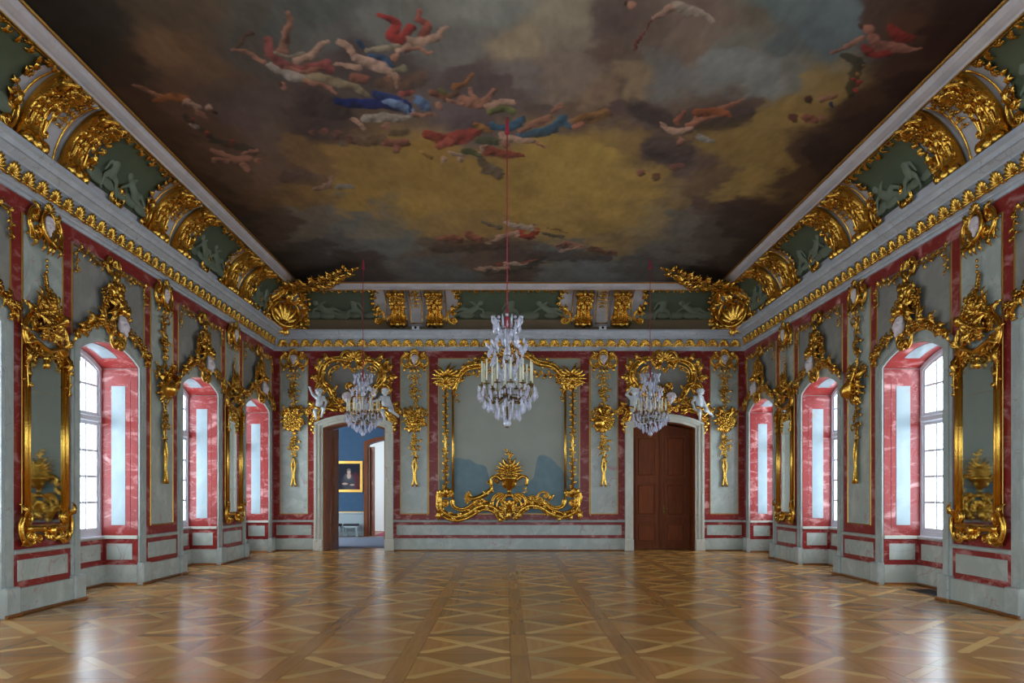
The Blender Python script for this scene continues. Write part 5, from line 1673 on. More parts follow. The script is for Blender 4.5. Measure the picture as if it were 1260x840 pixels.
def garland(side, y, label):
    sg = 1 if side == 'left' else -1
    o = Orn('leaf_garland', side, sg*y, 4.80, label, 'wall ornament', 'gilded garlands along the panel tops', wof=0.01)
    sd = int(y*7)
    o.put('shell', 0, 5.16, 0.13, 0, 0.03)
    o.put('c_scroll', -0.13, 5.16, 0.26, 0, 0.01)
    o.put('c_scroll', 0.13, 5.16, 0.26, 0, 0.01, flip=True)
    o.put('leaf', 0, 5.12, 0.18, 180, 0.03)
    for s_ in (-1, 1):
        o.vine([(s_*0.22, 5.16), (s_*0.5, 5.10), (s_*0.75, 5.14), (s_*1.06, 5.13)], 0.13, sd+s_, 0.62, flowers=0.25)
        o.vine([(s_*1.08, 5.12), (s_*1.09, 4.96), (s_*1.08, 4.82)], 0.11, sd+5+s_, 0.6, flowers=0.2)
    return o
for side in ('left', 'right'):
    for by in BAYS[2:]:
        garland(side, by, 'thin gilded garland high on the %s wall, %s' % (side, ordn[by]))

# ------------------------------------------------------------------ centre panel frame of the end wall
o = Orn('panel_frame', 'back', 0, 0.80, 'large gilded rococo frame around the painted centre panel of the end wall', 'frame')
for s_ in (-1, 1):
    o.tube('inner_stile', [(s_*1.52, 1.35, 0.04), (s_*1.52, 4.42, 0.04)], 0.032, n=8)
    o.tube('outer_stile', [(s_*1.72, 1.45, 0.045), (s_*1.72, 4.55, 0.045)], 0.036, n=8)
    for k in range(30):
        v = 1.50 + k*0.10
        sd = 1 if k % 2 else -1
        o.put('leaf' if k % 3 else 'leaf_b', s_*1.72, v, 0.16, sd*38, 0.05, flip=sd < 0)
        if k % 5 == 2: o.put('flower', s_*1.72 + sd*0.05, v, 0.055, 0, 0.08)
    # palm capital
    for k in range(11):
        a = -88 + 176*k/10
        o.put('frond', s_*1.70, 4.62, 0.52 - 0.10*abs(a)/90, a, 0.04 + 0.015*(k % 2), flip=a < 0)
    for k in range(7):
        a = -70 + 140*k/6
        o.put('leaf_b', s_*1.70, 4.48, 0.36, a, 0.08, flip=a < 0)
    o.put('leaf', s_*1.70, 4.66, 0.34, 180, 0.08)
    for k in (-1, 1): o.put('leaf', s_*1.70, 4.55, 0.26, 180 + k*28, 0.06)
    # arching top scroll
    P = bez([(s_*1.52, 4.35, 0.05), (s_*1.42, 4.72, 0.06), (s_*1.15, 4.98, 0.07), (s_*0.78, 5.06, 0.07), (s_*0.45, 5.28, 0.07), (s_*0.20, 5.36, 0.07)], 40)
    o.tube('top_scroll', P, [0.052 + 0.02*math.sin(i*math.pi/len(P)) for i in range(len(P))], rib=True)
    o.foliate(P, 0.17, 0.14, 9 + s_)
    o.vine([(s_*1.30, 4.98), (s_*1.0, 5.12), (s_*0.7, 5.20), (s_*0.5, 5.36)], 0.17, 3+s_, 0.5, w=0.03)
    o.vine([(s_*1.40, 4.50), (s_*1.25, 4.76), (s_*0.95, 4.78), (s_*0.65, 4.82), (s_*0.4, 4.95)], 0.18, 7+s_, 0.45, flowers=0.4)
    o.vine([(s_*1.42, 4.50), (s_*1.46, 4.30), (s_*1.44, 4.05)], 0.14, 9+s_, 0.5)
    # sweeping bottom scroll
    P = bez([(s_*1.86, 1.50, 0.05), (s_*1.86, 1.20, 0.06), (s_*1.70, 1.0, 0.07), (s_*1.42, 0.93, 0.08), (s_*1.12, 1.02, 0.08), (s_*0.82, 1.20, 0.08), (s_*0.55, 1.22, 0.08), (s_*0.32, 1.10, 0.08), (s_*0.22, 0.92, 0.07), (s_*0.14, 0.86, 0.06)], 54)
    n = len(P)
    o.tube('bottom_scroll', P, [0.045 + 0.045*math.sin(math.pi*i/n)**0.6 for i in range(n)], rib=True)
    o.foliate(P, 0.20, 0.13, 5 + s_)
    P = bez([(s_*1.52, 1.40, 0.05), (s_*1.48, 1.22, 0.06), (s_*1.28, 1.14, 0.06), (s_*1.08, 1.22, 0.06), (s_*0.90, 1.36, 0.06), (s_*0.55, 1.34, 0.06)], 30)
    o.tube('bottom_scroll', P, [0.05 - 0.02*i/len(P) for i in range(len(P))], rib=True)
    o.put('c_scroll', s_*1.80, 1.42, 0.40, s_*14, 0.03, flip=s_ > 0)
    o.spray(s_*1.72, 1.46, 0.30, 5, -60, 60, 0.05)
    o.put('leaf_b', s_*1.86, 1.15, 0.36, s_*160, 0.05, flip=s_ < 0)
    o.put('leaf', s_*1.02, 1.26, 0.36, -s_*70, 0.08, flip=s_ > 0)
    o.put('leaf', s_*0.62, 1.32, 0.34, s_*74, 0.08, flip=s_ < 0)
    for k in range(16):
        q = bez([(s_*1.78, 1.06), (s_*1.42, 0.90), (s_*1.12, 0.99), (s_*0.82, 1.16)], 16)[k]
        o.put('bud', q[0], q[1], 0.045, 0, 0.14)
    o.put('volute', s_*0.21, 0.95, 0.26, 180 - s_*10, 0.06, flip=s_ < 0)
o.put('shell', 0, 5.30, 0.26, 0, 0.08)
for s_ in (-1, 1):
    o.put('c_scroll', s_*0.20, 5.28, 0.36, 0, 0.05, flip=s_ > 0)
    o.put('leaf_b', s_*0.10, 5.18, 0.30, s_*150, 0.05, flip=s_ < 0)
# shell at the foot
o.put('shell', 0, 1.10, 0.30, 0, 0.10)
o.put('leaf_b', 0, 1.18, 0.40, 180, 0.12)
for s_ in (-1, 1):
    o.put('c_scroll', s_*0.27, 1.26, 0.52, s_*8, 0.07, flip=s_ > 0)
o.tube('shell_rim', [(0.33*math.cos(a), 1.22 + 0.27*math.sin(a), 0.10) for a in np.linspace(-0.3, math.pi + 0.3, 18)], 0.04)
# flower vase standing on the shell
vz = 1.50
vase = o.mesh('vase', MB().lathe([(0.0, -0.02), (0.13, -0.02), (0.14, 0.02), (0.06, 0.08), (0.05, 0.14), (0.12, 0.20), (0.17, 0.30), (0.20, 0.42), (0.24, 0.46), (0.22, 0.50), (0.0, 0.46)], 16, (0, -0.14, vz - o.base)))
for s_ in (-1, 1):
    o.tube('vase_handle', bez([(s_*0.18, vz+0.40, 0.14), (s_*0.34, vz+0.52, 0.14), (s_*0.48, vz+0.46, 0.14), (s_*0.46, vz+0.26, 0.14)], 14), [0.05, 0.055, 0.06, 0.06, 0.055, 0.05, 0.05, 0.045, 0.045, 0.04, 0.04, 0.04, 0.035, 0.03, 0.03][:13] if False else 0.048)
    o.vine([(s_*0.46, vz+0.26), (s_*0.44, vz+0.08)], 0.10, 40+s_, 0.5, w=0.12)
for k in range(12):
    a = 2*math.pi*k/12
    o.put('leaf', 0.11*math.cos(a), vz + 0.20, 0.22, 18*math.cos(a), 0.14 - 0.11*math.sin(a)*0 + 0.06)
o.posy(0, vz + 0.62, 0.20, 14, 0.17, 77, 0.10, 0.8)
for k in range(12):
    a = -95 + 190*k/11
    o.put('frond', 0, vz + 0.58, 0.52 - 0.0014*abs(a)*1.0, a, 0.08, flip=a < 0)
o.vine([(0, vz + 0.70), (0.02, vz + 0.95), (-0.02, vz + 1.20)], 0.15, 91, 0.35, flowers=0.6, w=0.05)
# dragon-like bird on one side, curling scroll on the other
pb = bez([(-1.16, 1.46, 0.10), (-0.98, 1.42, 0.12), (-0.80, 1.46, 0.12), (-0.62, 1.56, 0.12), (-0.50, 1.66, 0.12), (-0.48, 1.78, 0.12), (-0.58, 1.84, 0.12)], 30)
o.tube('bird', pb, [0.02 + 0.055*math.sin(math.pi*min(1, 0.1+i/len(pb)*0.9))**1.2 for i in range(len(pb))], n=8)
o.put('fan', -0.98, 1.43, 0.24, -82, 0.10, name='bird_tail')
o.put('leaf_b', -0.76, 1.50, 0.30, 60, 0.12, name='bird_wing')
o.vine([(-0.60, 1.82), (-0.40, 1.92), (-0.28, 1.86)], 0.12, 55, 0.5, w=0.06)
o.put('volute', 0.72, 1.48, 0.34, -62, 0.08, flip=True)
o.put('c_scroll', 0.90, 1.48, 0.30, 60, 0.08)
o.vine([(0.44, 1.36), (0.58, 1.48), (0.66, 1.44)], 0.14, 58, 0.5, w=0.06)
o.put('leaf', 1.06, 1.36, 0.26, 40, 0.08)

# ------------------------------------------------------------------ overdoor cartouches
def overdoor(uc, label, fl):
    o = Orn('overdoor_cartouche', 'back', uc, 3.10, label, 'wall ornament', 'gilded cartouches over the doorways', flip=fl)
    for s_ in (-1, 1):
        P = bez([(s_*0.05, 5.12, 0.06), (s_*0.30, 5.18, 0.07), (s_*0.58, 5.14, 0.08), (s_*0.78, 4.98, 0.08), (s_*0.84, 4.74, 0.08), (s_*0.76, 4.52, 0.08), (s_*0.60, 4.36, 0.08), (s_*0.52, 4.18, 0.08), (s_*0.40, 4.06, 0.08), (s_*0.22, 4.08, 0.08)], 54)
        n = len(P)
        o.tube('frame_scroll', P, [0.045 + 0.03*math.sin(math.pi*i/n) for i in range(n)], rib=True)
        o.foliate(P, 0.17, 0.13, 15 + s_)
        P2 = bez([(s_*0.42, 5.02, 0.05), (s_*0.60, 4.94, 0.05), (s_*0.68, 4.76, 0.05), (s_*0.62, 4.58, 0.05)], 18)
        o.tube('inner_scroll', P2, 0.028)
        o.put('volute', s_*0.50, 4.34, 0.34, s_*150, 0.05, flip=s_ > 0)
        for k, (u, v, a) in enumerate(((0.90, 4.86, 40), (0.93, 4.66, 70), (0.86, 4.98, 20), (0.70, 5.10, 10), (0.80, 4.42, 100))):
            o.put('leaf_b' if k % 2 else 'leaf', s_*u, v, 0.30, s_*a, 0.04, flip=s_ < 0)
        o.vine([(s_*0.92, 4.46), (s_*0.98, 4.75), (s_*0.90, 5.05)], 0.14, 60+s_, 0.5)
        o.vine([(s_*0.30, 5.00), (s_*0.50, 4.92), (s_*0.62, 4.80)], 0.13, 64+s_, 0.5)
        # volutes behind and under the putti
        o.put('c_scroll', s_*0.74, 4.22, 0.62, s_*24, 0.05, flip=s_ < 0)
        P3 = bez([(s_*0.42, 3.80, 0.10), (s_*0.68, 3.84, 0.12), (s_*0.92, 3.76, 0.13), (s_*1.06, 3.62, 0.13)], 18)
        o.tube('ledge_scroll', P3, [0.06 + 0.015*math.sin(i) for i in range(len(P3))], rib=True)
        o.put('c_scroll', s_*1.10, 3.70, 0.40, s_*30, 0.06, flip=s_ < 0)
        o.put('leaf_b', s_*1.02, 3.86, 0.30, s_*40, 0.08, flip=s_ < 0)
        for k in range(4):
            o.put('leaf' if k % 2 else 'leaf_b', s_*(1.12 - 0.01*k), 3.58 - 0.10*k, 0.24 - 0.03*k, 180 - s_*18 + (k % 2)*30*s_, 0.06, flip=s_ < 0)
        o.vine([(s_*0.26, 3.78), (s_*0.50, 3.92), (s_*0.66, 3.84)], 0.20, 70+s_, 0.42, w=0.06)
        o.posy(s_*0.50, 4.02, 0.13, 7, 0.16, 80+s_, 0.06)
    # crown shell
    o.put('shell', 0, 5.16, 0.26, 0, 0.10)
    for s_ in (-1, 1):
        o.put('c_scroll', s_*0.20, 5.20, 0.40, -s_*10, 0.07, flip=s_ > 0)
        o.put('leaf', s_*0.12, 5.08, 0.26, s_*140, 0.08, flip=s_ < 0)
    o.vine([(-0.14, 5.02), (0, 4.86), (0.14, 5.02)], 0.13, 3, 0.5)
    # central foliage mask
    o.put('volute', 0.02, 4.36, 0.52, 0, 0.06, flip=True)
    o.spray(0.0, 4.10, 0.42, 7, -85, 85, 0.06, seed=4)
    o.posy(0.06, 4.18, 0.20, 10, 0.18, 14, 0.10, 1.2)
    o.put('face', -0.14, 4.12, 0.26, -8, 0.20)
    for s_ in (-1, 1):
        o.put('s_scroll', s_*0.16, 3.92, 0.46, -s_*12, 0.08, flip=s_ > 0)
    o.put('shell', 0, 3.86, 0.20, 180, 0.10)
    return o
overdoor(-DC, 'gilded cartouche with scrolls over the open doorway', False)
overdoor(DC, 'gilded cartouche with scrolls over the closed brown double door', True)

# ------------------------------------------------------------------ cove: consoles, painted relief panels, corner cartouches
def ctilt(t):
    a = t*math.pi/2
    return math.atan2(CA*math.sin(a), CB*math.cos(a))
def cput(o, kind, u, t, size, ang=0, off=0.0, flip=False, **k):
    w_, z = cove(t, off)
    q = o.put(kind, u, z, size, ang, w_, flip=flip, tilt=ctilt(t), **k)
    q.rotation_mode = 'YXZ'
    return q
def cslab(name, u0f, u1f, t0, t1, off0, off1, nu=6, nt=10):
    """slab following the cove between two edge functions of t"""
    mb = MB()
    vs, fs = [], []
    for off in (off1, off0):
        for i in range(nt+1):
            t = t0 + (t1 - t0)*i/nt
            w_, z = cove(t, off)
            a, b = u0f(t), u1f(t)
            for j in range(nu+1):
                vs.append((a + (b-a)*j/nu, -w_, z))
    m = nu+1; N_ = m*(nt+1)
    for i in range(nt):
        for j in range(nu):
            a = i*m+j
            fs.append((a, a+1, a+m+1, a+m)); fs.append((N_+a, N_+a+m, N_+a+m+1, N_+a+1))
        for j in (0, nu):
            a = i*m+j
            fs.append((a, a+m, N_+a+m, N_+a))
    for j in range(nu):
        for i in (0, nt):
            a = i*m+j
            fs.append((a, a+1, N_+a+1, N_+a))
    return mb.add(vs, fs)

def console_mesh():
    # bracket body: a roll descending the cove, carved into four ribs
    mb = MB()
    nt, nx, hw = 22, 40, 0.20
    vs, fs = [], []
    for i in range(nt+1):
        t = 0.08 + 0.88*i/nt
        th = 0.05 + 0.07*math.cos((t-0.08)*math.pi*1.5)**2
        wid = hw*(1.0 + 0.14*math.cos((t - 0.08)*math.pi*2.2))
        for j in range(nx+1):
            s = -1 + 2*j/nx
            fl = 0.055*abs(math.sin(s*math.pi*2.0))**0.6
            edge = 0 if j in (0, nx) else 1
            w_, z = cove(t, (th + fl)*edge)
            vs.append((s*wid, -w_, z - 5.93))
    m = nx+1
    for i in range(nt):
        for j in range(nx):
            a = i*m+j
            fs.append((a, a+1, a+m+1, a+m))
    mb.add(vs, fs)
    return mb.mesh('bracket_body', True)
ME_CONS = console_mesh()
ME_CONS.materials.append(MAT['gold'])
def roll_mesh():
    mb = MB()
    for x0, x1, r in ((-0.22, -0.12, 0.105), (-0.06, 0.06, 0.12), (0.12, 0.22, 0.105)):
        mb.lathe([(0.0, x0), (r*0.5, x0), (r*0.55, x0+0.012), (r*0.9, x0+0.012), (r, x0+0.03), (r, x1-0.03), (r*0.9, x1-0.012), (r*0.55, x1-0.012), (r*0.5, x1), (0, x1)], 14, axis='x')
    mb.lathe([(0.0, -0.24), (0.06, -0.24), (0.06, 0.24), (0, 0.24)], 10, axis='x')
    return mb.mesh('scroll_roll', True)
ME_ROLL = roll_mesh()
ME_ROLL.materials.append(MAT['gold'])

def console(side, u, label):
    o = Orn('gilded_console', side, u, 5.93, label, 'wall ornament', 'gilded consoles of the cove')
    o.put(ME_CONS, 0, 5.93, 1.0, 0, 0)
    w_, z = cove(0.16, 0.13)
    o.put(ME_ROLL, 0, z - 0.06, 1.0, 0, w_)
    w_, z = cove(0.90, 0.12)
    q = o.put(ME_ROLL, 0, z, 0.95, 0, w_)
    for row, (t, n, sz) in enumerate(((0.90, 4, 0.24), (0.78, 3, 0.24), (0.66, 4, 0.22), (0.54, 3, 0.20))):
        for k in range(n):
            x = (k - (n-1)/2)*0.34/n*1.2
            cput(o, ('leaf', 'leaf_b')[(k + row) % 2], x, t, sz, 180 - x*120 + (15 if k % 2 else -12), 0.15 - 0.01*row, flip=x > 0)
    for s_ in (-1, 1):
        cput(o, 'c_scroll', s_*0.14, 0.93, 0.28, s_*10, 0.18, flip=s_ > 0)
        cput(o, 'volute', s_*0.13, 0.30, 0.26, 180, 0.13, flip=s_ > 0)
        cput(o, 'flower', s_*0.10, 0.72, 0.06, 0, 0.18)
    cput(o, 'shell', 0, 0.90, 0.16, 0, 0.21)
    cput(o, 'flower', 0, 0.78, 0.08, 0, 0.19)
    cput(o, 'leaf', 0, 0.44, 0.22, 180, 0.12)
    return o

def pair_panel(side, u):
    """white pilaster strip with gold fillets between a pair of consoles: part of the cove"""
    pc = coves[side]
    loc, rz = wall_root(None, side)
    o = Orn('x', side, u, 0, '', '', parent=empty('console_backing', (0,0,0)))
    bpy.data.objects.remove(o.root)
    L3 = (loc[0] + u*math.cos(rz), loc[1] + u*math.sin(rz), 0)
    obj('pilaster_strip', cslab('pilaster_strip', lambda t: -0.24, lambda t: 0.24, 0.08, 0.97, -0.01, 0.03, 4).mesh('pilaster_strip', True), 'lilac_plaster', pc, L3, (0, 0, rz))
    for s_ in (-1, 1):
        for du in (0.155, 0.80):
            P = [(s_*du, -cove(t, 0.04)[0], cove(t, 0.04)[1]) for t in np.linspace(0.12, 0.96, 14)]
            obj('gilded_bead', MB().tube(P, 0.016, 5).mesh('gilded_bead', True), 'gold', pc, L3, (0, 0, rz))
    P = [(x, -cove(0.14, 0.04)[0], cove(0.14, 0.04)[1]) for x in (-0.155, 0.155)]
    obj('gilded_bead', MB().tube(P, 0.016, 5).mesh('gilded_bead', True), 'gold', pc, L3, (0, 0, rz))

def drop(side, u, label):
    o = Orn('flower_drop', side, u, 6.2, label, 'wall ornament', 'gilded flower drops between the consoles')
    for k, (t, s) in enumerate(((0.88, 0.075), (0.76, 0.09), (0.64, 0.075), (0.54, 0.06), (0.46, 0.05))):
        cput(o, 'flower' if k % 2 else 'flower_b', 0, t, s, 20*k, 0.04)
        for s_ in (-1, 1):
            cput(o, 'leaf', s_*0.03, t, s*1.7, s_*120, 0.04, flip=s_ < 0)
    return o

# relief figures of children, flattened on the cove panels
POSES = [
    dict(hip=(0, .14, .06), chest=(-.20, .26, .06), head=(-.34, .42, .06), face=(-.4, 0, 1), ax=(.5, .7, 0), armL=((-.40, .20, .08), (-.46, .05, .10)), armR=((-.08, .42, .08), (.10, .48, .10)), legL=((.22, .10, .06), (.46, .02, .06)), legR=((.22, .24, .08), (.44, .14, .08))),
    dict(hip=(0, .20, .06), chest=(.05, .42, .06), head=(.04, .62, .06), face=(.6, -.2, 1), armL=((-.16, .36, .08), (-.24, .22, .10)), armR=((.24, .46, .08), (.38, .56, .10)), legL=((-.18, .12, .08), (-.22, -.10, .08)), legR=((.20, .14, .08), (.30, -.08, .08))),
    dict(hip=(0, .16, .06), chest=(.19, .28, .06), head=(.34, .40, .06), face=(.5, .1, 1), ax=(.6, -.6, 0), armL=((.06, .46, .08), (-.06, .56, .10)), armR=((.36, .20, .08), (.50, .12, .10)), legL=((-.22, .22, .08), (-.42, .12, .08)), legR=((-.22, .08, .06), (-.46, .02, .06))),
]
for i, p in enumerate(POSES):
    KIT['relief%d' % i] = remeshed('relief_figure', body(p, 1.0, False), 0.018, 3, squash=(1, 0.5, 1))
    KIT['relief%d' % i].materials.append(MAT['relief_green'])

def relief_panel(side, u, half, label, seed, lower=False):
    o = Orn('relief_panel', side, u, 6.0, label, 'relief', 'painted green relief panels of the cove')
    t0, t1 = (0.20, 0.90)
    sh = lambda t: half*(1 - 0.10*math.sin(math.pi*(t - t0)/(t1 - t0)))
    mb = cslab('g', lambda t: -sh(t), sh, t0, t1, -0.01, 0.012, 8)
    mb.v = [(x, y, z - o.base) for x, y, z in mb.v]
    o.mesh('painted_ground', mb, 'cove_green')
    r = random.Random(seed)
    n = 3 if half > 1.2 else 2
    for k in range(n):
        cput(o, 'relief%d' % ((seed + k) % 3), (k - (n-1)/2)*half*0.72 + r.uniform(-.06, .06), 0.27, 0.86, 0, 0.035, flip=(seed + k) % 2 == 0)
    mb = MB()
    for k in range(5):
        w_, z = cove(0.28, 0.0)
        mb.ball(((-0.5 + 0.25*k)*half*1.5, -w_ - 0.03, z - o.base), 0.20*r.uniform(0.7, 1.2), 10, 6, (1.3, 0.22, 0.6))
    o.mesh('relief_cloud', mb, 'relief_green')['kind'] = 'stuff'
    # leafy gilded border
    def edge(u_, t, ang, k, size):
        kd = ('leaf', 'flower', 'leaf_b', 'leaf')[k % 4]
        cput(o, kd, u_, t, size*(0.42 if kd == 'flower' else 1.0), ang + r.uniform(-25, 25), 0.03, flip=bool(k % 2))
    m = int(half*2/0.10)
    for k in range(m+1):
        x = -half + 2*half*k/m
        edge(x, t1 + 0.01 - 0.02*math.sin(k*1.3), 180 + (40 if k % 2 else -40), k, 0.15)
    for s_ in (-1, 1):
        for k in range(12):
            t = t0 + (t1 - t0)*k/12
            edge(s_*(sh(t) + 0.02), t, -s_*(60 if k % 2 else 110), k + 1, 0.16)
        cput(o, 'c_scroll', s_*(half + 0.02), t0 + 0.05, 0.34, s_*10, 0.035, flip=s_ > 0)
        cput(o, 'leaf_b', s_*(half + 0.04), t0 + 0.10, 0.30, -s_*20, 0.04, flip=s_ < 0)
    P = [(x*half, cove(t1 + 0.025, 0.02)[1], cove(t1 + 0.025, 0.02)[0]) for x in np.linspace(-1, 1, 8)]
    o.tube('border_rod', P, 0.014, n=5)
    if not lower:
        cput(o, 'c_scroll', -0.08, 0.24, 0.30, 20, 0.03)
        cput(o, 'c_scroll', 0.08, 0.24, 0.30, -20, 0.03, flip=True)
        cput(o, 'leaf', 0, 0.22, 0.26, 0, 0.04)
    return o

# end wall
for x, nm in ((-2.5, 'left'), (2.5, 'right')):
    pair_panel('back', x)
    drop('back', x, 'gilded flower drop between the %s console pair on the end wall' % nm)
    console('back', x - 0.5, 'gilded console on the end wall, outer of the left pair' if x < 0 else 'gilded console on the end wall, inner of the right pair')
    console('back', x + 0.5, 'gilded console on the end wall, inner of the left pair' if x < 0 else 'gilded console on the end wall, outer of the right pair')
obj('lower_band', mitred([cove(0.02, 0.004), cove(0.10, 0.006), cove(0.17, 0.006), cove(0.215, 0.012), cove(0.215, -0.03), cove(0.02, -0.03)], 'back'), 'cove_brown', coves['back'])
obj('gilded_rod', mitred([cove(0.205, 0.005), cove(0.205, 0.03), cove(0.235, 0.03), cove(0.235, 0.005)], 'back'), 'old_gold', coves['back'])
relief_panel('back', 0, 1.52, 'wide green relief panel in the middle of the end wall cove', 0, True)
relief_panel('back', -4.52, 1.0, 'green relief panel with reclining figure at left of the end wall cove', 3, True)
relief_panel('back', 4.52, 1.0, 'green relief panel with seated figures at right of the end wall cove', 1, True)
onm = {PIERS[2]: 'nearest', PIERS[3]: 'middle', PIERS[4]: 'farthest'}
for side in ('left', 'right'):
    sg = 1 if side == 'left' else -1
    for py in PIERS[2:]:
        pair_panel(side, sg*py)
        drop(side, sg*py, 'gilded flower drop in the %s console pair of the %s wall cove' % (onm[py], side))
        for d in (-0.5, 0.5):
            console(side, sg*(py + d), 'gilded console, %s one of the %s pair in the %s wall cove' % ('nearer' if d < 0 else 'farther', onm[py], side))
    pn = {BAYS[2]: 'cut by the picture edge', BAYS[3]: 'between nearest and middle consoles', BAYS[4]: 'between middle and farthest consoles', BAYS[5]: 'beside the gilded corner shell'}
    for i, by in enumerate(BAYS[2:]):
        h = 0.95 if by != BAYS[5] else 0.62
        off = 0.0 if by != BAYS[5] else -0.30
        relief_panel(side, sg*(by + off), h, 'green relief panel in the %s wall cove, %s' % (side, pn[by]), i + (2 if side == 'right' else 0))

# corner cartouches
def corner(sgn, label):
    o = Orn('corner_cartouche', 'back', 0, 5.90, label, 'wall ornament', 'gilded corner cartouches', parent=tag(empty('corner_cartouche', (sgn*W, D, 5.90), -sgn*math.pi/4), label, 'wall ornament', 'gilded corner cartouches'), flip=sgn > 0)
    w0 = 0.62
    o.put('shell', 0, 6.10, 0.58, 0, w0 - 0.06, depth=0.6, wide=0.78)
    o.tube('shell_rim', [(0.40*math.cos(a), 6.36 + 0.36*math.sin(a), w0 + 0.04) for a in np.linspace(0, 2*math.pi, 25)[:-1]], 0.055, closed=True)
    for s_ in (-1, 1):
        P = bez([(s_*0.10, 5.98, w0 - 0.05), (s_*0.42, 6.02, w0), (s_*0.60, 6.30, w0 + 0.02), (s_*0.52, 6.60, w0 + 0.12), (s_*0.30, 6.82, w0 + 0.30), (s_*0.42, 6.98, w0 + 0.45)], 30)
        o.tube('frame_scroll', P, [0.075 - 0.03*abs(i/len(P) - 0.4) for i in range(len(P))], rib=True)
        o.foliate(P, 0.24, 0.14, 31 + s_)
        o.put('c_scroll', s_*0.66, 6.30, 0.62, s_*10, w0 - 0.15, flip=s_ < 0)
        o.posy(s_*0.85, 6.24, 0.22, 12, 0.18, 5 + s_, w0 - 0.30, 1.3)
        o.vine([(s_*0.70, 6.05), (s_*1.02, 6.25), (s_*1.00, 6.60), (s_*0.80, 6.82)], 0.20, 11 + s_, 0.5, w=w0 - 0.32)
        for k in range(6):
            o.put('leaf_b' if k % 2 else 'leaf', s_*(0.44 + 0.03*k), 6.10 + 0.12*k, 0.36, s_*(120 - 22*k), w0, flip=s_ < 0)
        o.put('leaf', s_*0.10, 6.75, 0.36, s_*20, w0 + 0.20, flip=s_ < 0)
        o.put('leaf_b', s_*0.20, 6.62, 0.40, s_*50, w0 + 0.14, flip=s_ < 0)
        o.vine([(s_*0.3, 6.92), (s_*0.8, 6.92), (s_*1.3, 6.90)], 0.22, 15 + s_, 0.45, w=w0 + 0.25 - 0.1)
    o.put('leaf_b', 0, 6.58, 0.44, 0, w0 + 0.14)
    o.spray(0, 6.02, 0.30, 5, 120, 240, w0 - 0.05)
    o.put('flower', 0, 6.05, 0.13, 0, w0)
    # palm branch lying under the ceiling towards the middle of the hall
    r = random.Random(8)
    n = 30
    for k in range(n):
        t = k/(n-1)
        w_ = 1.05 + 2.55*t
        x = (-0.16 + 0.16*t)
        for j in range(2):
            s_ = 1 if j else -1
            q = o.put('leaf_b' if (k + j) % 2 else 'leaf', x + s_*0.03 + r.uniform(-.05, .05), CZ - 0.10 - 0.12*math.sin(t*math.pi) - r.uniform(0, .08), (0.46 - 0.22*t)*r.uniform(0.85, 1.15), s_*r.uniform(25, 75), w_, flip=s_ < 0)
            q.rotation_mode = 'YXZ'
            q.rotation_euler = (math.radians(80) + r.uniform(-.25, .15), q.rotation_euler[1], 0)
    P = bez([(-0.16, 6.85, 0.75), (-0.14, CZ - 0.12, 1.2), (-0.08, CZ - 0.12, 2.2), (0.0, CZ - 0.07, 3.5)], 18)
    o.tube('branch', P, [0.07 - 0.05*i/len(P) for i in range(len(P))])
    return o
corner(-1, 'gilded shell cartouche with leafy branch in the left back corner of the cove')
corner(1, 'gilded shell cartouche with leafy branch in the right back corner of the cove')

# small spotlights on the cornice between the console pairs
for x, nm in ((-2.5, 'left'), (2.5, 'right')):
    e = tag(empty('spotlight', (x, D - 0.34, 5.932)), 'small white and black spotlight on the cornice, %s console pair' % nm, 'lamp', 'spotlights on the cornice')
    obj('housing', MB().wbevel(-0.10, 0.10, 0, 0.09, 0, 0.05, 0.015), 'lamp_white', e)
    obj('lens', smesh(MB().lathe([(0.0, -0.062), (0.028, -0.060), (0.034, -0.05)], 12, (0, 0, 0.045), axis='y'), 'lens'), 'black_metal', e)

# ------------------------------------------------------------------ putti seated over the doorways
PUTTI = [
 (-DC - 0.90, 'white putto raising one arm, left one over the open doorway', dict(hip=(0,.32,.20), chest=(.02,.54,.20), head=(.0,.74,.22), face=(-.3,-.05,1), armL=((-.17,.66,.22),(-.23,.80,.24)), armR=((.20,.46,.24),(.16,.30,.30)), legL=((-.08,.20,.36),(-.06,.02,.30)), legR=((.16,.26,.38),(.10,.08,.34)))),
 (-DC + 0.86, 'white putto pointing aside, right one over the open doorway', dict(hip=(.04,.32,.20), chest=(.0,.54,.20), head=(.02,.74,.22), face=(-.5,-.1,1), armL=((-.17,.50,.26),(-.34,.47,.30)), armR=((.16,.42,.20),(.22,.28,.22)), legL=((-.04,.18,.36),(.02,.0,.30)), legR=((.18,.22,.34),(.38,.08,.28)))),
 (DC - 0.86, 'white putto with hand on head, left one over the brown door', dict(hip=(0,.32,.20), chest=(.0,.54,.20), head=(.02,.74,.22), face=(.2,-.1,1), armL=((-.20,.66,.22),(-.09,.80,.26)), armR=((.20,.46,.24),(.12,.32,.32)), legL=((-.04,.20,.38),(.0,.01,.30)), legR=((.14,.26,.38),(.18,.08,.34)))),
 (DC + 0.90, 'white putto leaning on its arms, right one over the brown door', dict(hip=(.02,.32,.20), chest=(-.02,.54,.22), head=(.03,.73,.24), face=(.3,-.2,1), armL=((-.19,.45,.26),(-.15,.29,.32)), armR=((.15,.42,.20),(.22,.28,.22)), legL=((-.02,.18,.36),(.0,-.01,.30)), legR=((.16,.22,.34),(.34,.10,.28)))),
]
